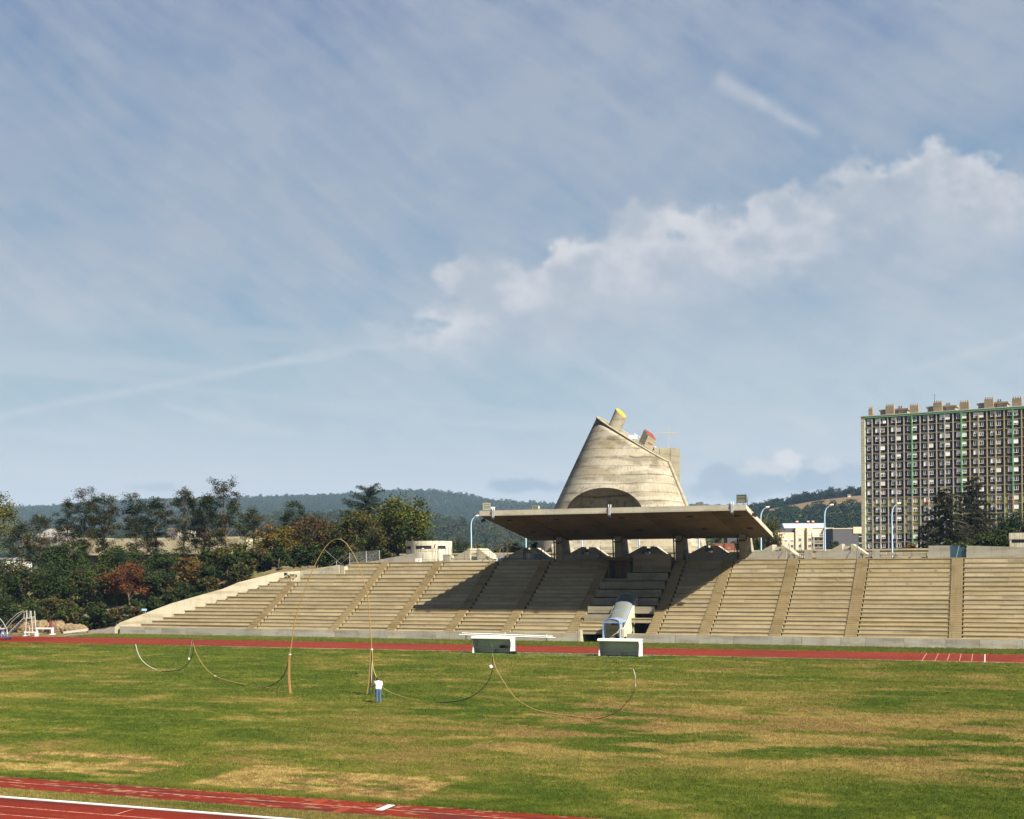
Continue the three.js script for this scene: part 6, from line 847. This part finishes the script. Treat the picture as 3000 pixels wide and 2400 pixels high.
makeTree('yellow_tree', 'sparse yellowing tree behind the right end of the canopy', 'tree', -39.6, -240, 19.3, 3.6, 'broad', { pal: PAL.olive, pal2: PAL.yellow, clumps: 46, n: 90, bare: 0.1 }); makeTree('copper_tree', 'copper brown round tree left of the cream apartment house', 'tree', -92.0, -622, 27.0, 9.5, 'broad', { pal: PAL.orange, pal2: PAL.olive, mix: 0.5, clumps: 70, n: 190, leaf: 0.4, bare: 0.02 }); makeTree('garden_tree', 'green garden tree under the right end of the canopy', 'tree', -44.9, -262, 13.6, 3.2, 'broad', { pal: PAL.mid, clumps: 40, n: 130, bare: 0.02, leaf: 0.2 }); makeTree('garden_tree', 'second green garden tree before the cream apartment house', 'tree', -40.2, -252, 13.4, 2.4, 'broad', { pal: PAL.mid, pal2: PAL.yellow, clumps: 36, n: 110, bare: 0.02, leaf: 0.2 });
makeTree('street_tree', 'small tree by the lamp post before the cream apartment house', 'tree', -44.6, -400, 16.2, 2.4, 'broad', { pal: PAL.mid, pal2: PAL.yellow, clumps: 30, n: 110, leaf: 0.26, bare: 0.05 }); makeTree('street_tree', 'small dark bush before the grey gable wall', 'tree', -41.0, -470, 16.5, 2.0, 'broad', { pal: PAL.dark, clumps: 26, n: 100, leaf: 0.28, bare: 0.02 });
for (const [x, z, top, w, l] of [[-64.0, -305, 15.4, 5.2, 'dark tree right of the church foot'], [-57.6, -318, 15.8, 5.0, 'dark tree behind the red roofed house'], [-52.5, -325, 15.0, 4.4, 'dark tree behind the fourth canopy pier']]) makeTree('garden_tree', l, 'tree', x, z, top, w, 'broad', { pal: PAL.dark, pal2: PAL.olive, clumps: 50, n: 150, leaf: 0.24, bare: 0.02 });
makeTree('wall_plant', 'small leafy weed growing on the end of an upper row', 'plant', -90.0, -147.9, 8.3, 0.5, 'broad', { base: 7.3, pal: PAL.mid, clumps: 10, n: 30, leaf: 0.1, bare: 0, trunk: 0.02 });
// ------------------------------------------------------------------ grass blades of the pitch, where they can be seen
{
  const tg = new THREE.BufferGeometry(), p = [], ix = []; const q = rng(77);
  for (let k = 0; k < 7; k++) { const a = q() * 6.28, r = 0.05 * q(), x = Math.cos(a) * r, z = Math.sin(a) * r, hgt = 0.035 + 0.035 * q(), dx = (q() - 0.5) * 0.05, dz = (q() - 0.5) * 0.05, b = q() * 6.28, w = 0.007; const o = p.length / 3; p.push(x - Math.cos(b) * w, 0, z - Math.sin(b) * w, x + Math.cos(b) * w, 0, z + Math.sin(b) * w, x + dx, hgt, z + dz); ix.push(o, o + 1, o + 2); }
  tg.setAttribute('position', new THREE.Float32BufferAttribute(p, 3)); tg.setIndex(ix); tg.computeVertexNormals();
  const N = 330000, m = new THREE.InstancedMesh(tg, new THREE.MeshPhysicalMaterial({ color: C(1, 1, 1), roughness: 0.9, specularIntensity: 0.1, transmission: 0.35, thickness: 0, side: THREE.DoubleSide }), N + 43000), d = new THREE.Object3D(), c = new THREE.Color(), g = rng(991);
  for (let k = 0; k < N; k++) { // denser towards the camera
    const z = -42.8 - 75.7 * g() ** 2.1, x = lerp(0.955 * z - 3, -0.03 * z + 2.5, g());
    d.position.set(x, 0.002, z); d.rotation.y = g() * 6.28; const s = (0.7 + 0.8 * g()) * (1 + (-z - 43) * 0.012); d.scale.set(s * 1.4, s * 0.8, s * 1.4); d.updateMatrix(); m.setMatrixAt(k, d.matrix);
    const col = pitchColor(x, z), t = 1.95 + 0.8 * (g() - 0.4); c.setRGB(col[0] * t, col[1] * t, col[2] * t); m.setColorAt(k, c);
  }
  const strip = (n, z0, z1, x0, x1, f, k0) => { for (let k = k0; k < k0 + n; k++) { const z = lerp(z0, z1, g()), x = lerp(x0, x1, g()); d.position.set(x, 0.003, z); d.rotation.y = g() * 6.28; const s = (0.8 + 0.9 * g()) * (1 + Math.max(0, -z - 43) * 0.012); d.scale.set(s * 1.4, s, s * 1.4); d.updateMatrix(); m.setMatrixAt(k, d.matrix); const col = f(x, z), t = 1.7 + 0.8 * (g() - 0.4); c.setRGB(col[0] * t, col[1] * t, col[2] * t); m.setColorAt(k, c); } };
  strip(16000, -40.15, -38.6, -42, -18, (x, z) => mix3(pitchColor(x + 40, z * 2), [0.09, 0.08, 0.022], 0.3), N); strip(5000, -42.95, -42.5, -44, -12, pitchColor, N + 16000); strip(22000, -135.9, -128.8, -112, 6, vergeColor, N + 21000);
  m.name = 'grass_blades'; m.userData = { kind: 'stuff', label: 'short worn grass blades of the pitch', category: 'grass' }; m.receiveShadow = true; scene.add(m);
}
// ------------------------------------------------------------------ hills and their woods
function farTree(seed, n, pal, conical) { // one tree of a far wood
  const q = rng(seed), cl = []; for (let k = 0; k < 14; k++) { const f = q(), a = q() * 6.28, r = conical ? 0.42 * (1 - f) + 0.04 : 0.42 * Math.sqrt(Math.max(0.05, 1 - (f * 2 - 1) ** 2)); cl.push({ p: [Math.cos(a) * r * q(), 0.12 + 0.85 * f, Math.sin(a) * r * q()], r: [0.22, 0.17, 0.22], n, size: 0.075, col: [[1, 1, 1]], up: 0.5 }); }
  const g = leaves(cl, q); return g;
}
const woodMat = new THREE.MeshPhysicalMaterial({ color: C(1, 1, 1), vertexColors: true, roughness: 0.95, specularIntensity: 0.05, side: THREE.DoubleSide });
const kinds = [farTree(11, 16, null, false), farTree(12, 16, null, true), farTree(13, 16, null, false)];
function hill(name, ridge, zr, foot, back, opt = {}) { // ridge: [x, y] along its crest
  const h = (x, z) => { const Y = table(ridge, x), z0 = zr + (opt.bow ?? 0) * Math.sin(x / 500), s = z > z0 ? (foot - z) / (foot - z0) : 1 - (z0 - z) / (z0 - back); const k = Math.max(0, Math.min(1, s)), f = z > z0 ? lerp(k, k * k * (3 - 2 * k), opt.curve ?? 0.6) : k * k * (3 - 2 * k); return 9 + (Y - 9) * f + (opt.rough ?? 14) * (fbm(x / 260, z / 260, 4, 901) - 0.5) * f * (1 - f) * 4 + (opt.rough ?? 14) * 0.35 * (fbm(x / 90, z / 90, 3, 903) - 0.5) * f; };
  const x0 = ridge[0][0], x1 = ridge[ridge.length - 1][0], nx = opt.nx ?? 160, nz = opt.nz ?? 70, col = [];
  const g = gridMesh(nx, nz, (u, v) => { const x = lerp(x0, x1, u), z = lerp(back, foot, v); const c = opt.color(x, z, h(x, z)); col.push(...c); return [x, h(x, z), z]; });
  g.setAttribute('color', new THREE.Float32BufferAttribute(col, 3));
  const m = new THREE.Mesh(g, new THREE.MeshPhysicalMaterial({ vertexColors: true, roughness: 0.95, specularIntensity: 0.05 })); m.name = name; m.userData.kind = 'structure'; m.castShadow = m.receiveShadow = true; scene.add(m); return h;
}
function wood(name, label, N, area, h, keep, sizes, colors, seed) {
  const g = rng(seed), per = [[], [], []]; let tries = 0, n = 0;
  while (n < N && tries++ < N * 12) { const [x, z] = area(g); const k = keep(x, z, g); if (!k) continue; n++; per[Math.floor(g() * 3)].push([x, h(x, z), z, lerp(sizes[0], sizes[1], g() ** 1.4) * (k === true ? 1 : k), g(), g()]); }
  const d = new THREE.Object3D(), c = new THREE.Color();
  per.forEach((l, k) => { const m = new THREE.InstancedMesh(kinds[k], woodMat, l.length); l.forEach(([x, y, z, s, a, b], i) => { d.position.set(x, y - 0.12 * s, z); d.rotation.y = a * 6.28; d.scale.set(s * (k === 1 ? 0.75 : 1), s * (0.85 + 0.4 * b), s * (k === 1 ? 0.75 : 1)); d.updateMatrix(); m.setMatrixAt(i, d.matrix); const q = colors[Math.floor(fbm(x / 60, z / 60, 3, 911) * 0.999 * colors.length * 0.6 + b * colors.length * 0.4)] ?? colors[0], t = 0.8 + 0.4 * a; c.setRGB(q[0] * t, q[1] * t, q[2] * t); m.setColorAt(i, c); }); m.name = numbered(name); m.userData = { kind: 'stuff', label: `${label}, ${['rounder crowns', 'pointed crowns', 'looser crowns'][k]}`, category: 'wood' }; m.castShadow = m.receiveShadow = true; scene.add(m); });
}
const forestCol = [[0.020, 0.034, 0.013], [0.028, 0.042, 0.014], [0.036, 0.046, 0.014], [0.050, 0.046, 0.016], [0.024, 0.038, 0.018]];
const dimGreen = (x, z) => mix3([0.022, 0.034, 0.012], [0.045, 0.046, 0.016], fbm(x / 120, z / 120, 4, 921));
{
  const ridge = [[-4400, 60], [-3600, 100], [-3150, 132], [-2716, 160], [-2620, 167], [-2434, 173], [-2219, 180], [-2024, 181], [-1891, 182], [-1699, 181], [-1595, 182], [-1494, 187], [-1365, 192], [-1298, 184], [-1203, 160], [-1110, 155], [-1019, 148], [-975, 144], [-800, 139], [-633, 135], [-512, 131], [-205, 112], [100, 60], [500, 14]];
  const h = hill('wooded_ridge', ridge, -2900, -1500, -4300, { color: dimGreen, rough: 34, nx: 200, nz: 80, bow: 60 });
  wood('far_wood', 'hazy wood covering the long ridge', 36000, (g) => { const z = -1550 - 1500 * g() ** 0.8; return [lerp(-1.07, -0.05, g()) * -z, z]; }, h, (x, z) => z > -3080, [9, 17], forestCol, 931);
  const ridge2 = [[-1500, 10], [-1150, 28], [-1000, 46], [-860, 60], [-760, 58], [-640, 62], [-540, 50], [-430, 38], [-300, 24], [-150, 9]];
  const h2f = hill('foothill', ridge2, -1250, -820, -1700, { color: dimGreen, rough: 16, nx: 90, nz: 40 });
  wood('foothill_wood', 'darker wood on the foothill left of the canopy', 5200, (g) => [lerp(-1300, -200, g()), lerp(-840, -1330, g())], h2f, () => true, [7, 14], forestCol, 941);
  const rh = [[-330, 10], [-300, 34], [-265, 49], [-228, 60], [-212, 63.5], [-159, 72], [-125, 75.5], [-92, 78], [35, 80], [125, 79], [400, 60], [800, 12]];
  const field = (x, z) => { const s = (-700 - z) / 600, n = 0.03 * (fbm(x / 40, z / 40, 3, 951) - 0.5); const lo = 0.73 - 0.0004 * (x + 230) + n; return s > lo && s < 0.985 && x > -262 ? 1 : (s > 0.52 + n && s < 0.60 + n && x > -150 && x < 40) || (s > 0.50 + n && s < 0.57 && x > -235 && x < -196) ? 2 : 0; };
  const h3 = hill('field_hill', rh, -1300, -700, -1800, { nx: 150, nz: 90, rough: 5, curve: 0, color: (x, z) => { const f = field(x, z), k = 0.85 + 0.3 * fbm(x / 8, z / 8, 3, 953); return (f === 1 ? [0.105, 0.070, 0.038] : f === 2 ? [0.075, 0.082, 0.026] : dimGreen(x, z)).map((v) => v * k); } });
  wood('hill_wood', 'broadleaf wood on the hill with the ploughed field', 4200, (g) => [lerp(-330, 260, g()), lerp(-720, -1390, g())], h3, (x, z, g) => { const f = field(x, z); if (f) return false; const s = (-700 - z) / 600; return s > 0.985 ? true : s > 0.68 ? 0.75 : s > 0.3 ? true : g() < 0.4; }, [6, 11.5], [[0.018, 0.032, 0.011], [0.026, 0.040, 0.013], [0.022, 0.036, 0.015], [0.040, 0.044, 0.016]], 961);
  wood('crest_wood', 'pines along the crest above the ploughed field', 1300, (g) => [lerp(-232, 240, g()), lerp(-1292, -1345, g())], h3, () => true, [8, 12.5], [[0.016, 0.028, 0.011], [0.022, 0.034, 0.012]], 971);
  // farmhouses on the slopes
  const fm = (x, z, hh, s, label, name) => { const y = hh(x, z) + 1, t = thing(name, label, 'farmhouse', [x, y - 2, z], 0.4), O = { local: true, world: false }; part('wall', exX([[-3 * s, 0], [3 * s, 0], [3 * s, 6 * s], [0, 8 * s], [-3 * s, 6 * s]], -4 * s, 4 * s), std([0.36, 0.33, 0.28], 0.9), t, O); part('roof', exX([[-3.6 * s, 5.7 * s], [0, 8.2 * s], [3.6 * s, 5.7 * s], [3.6 * s, 6.1 * s], [0, 8.7 * s], [-3.6 * s, 6.1 * s]], -4.4 * s, 4.4 * s), std([0.13, 0.075, 0.055], 0.9), t, O); part('window', box(4 * s, 4.05 * s, 3 * s, 4.4 * s, -1, 1), M.darkGlass, t, O); };
  fm(-128, -1285, h3, 0.42, 'small white farmhouse at the edge of the ploughed field', 'farmhouse'); fm(-494, -1190, h2f, 0.7, 'pale farmhouse among the trees of the foothill', 'farmhouse'); fm(-478, -1180, h2f, 0.8, 'low reddish roof above the pale farmhouse', 'farmhouse');
}
renderer.render(scene, camera);
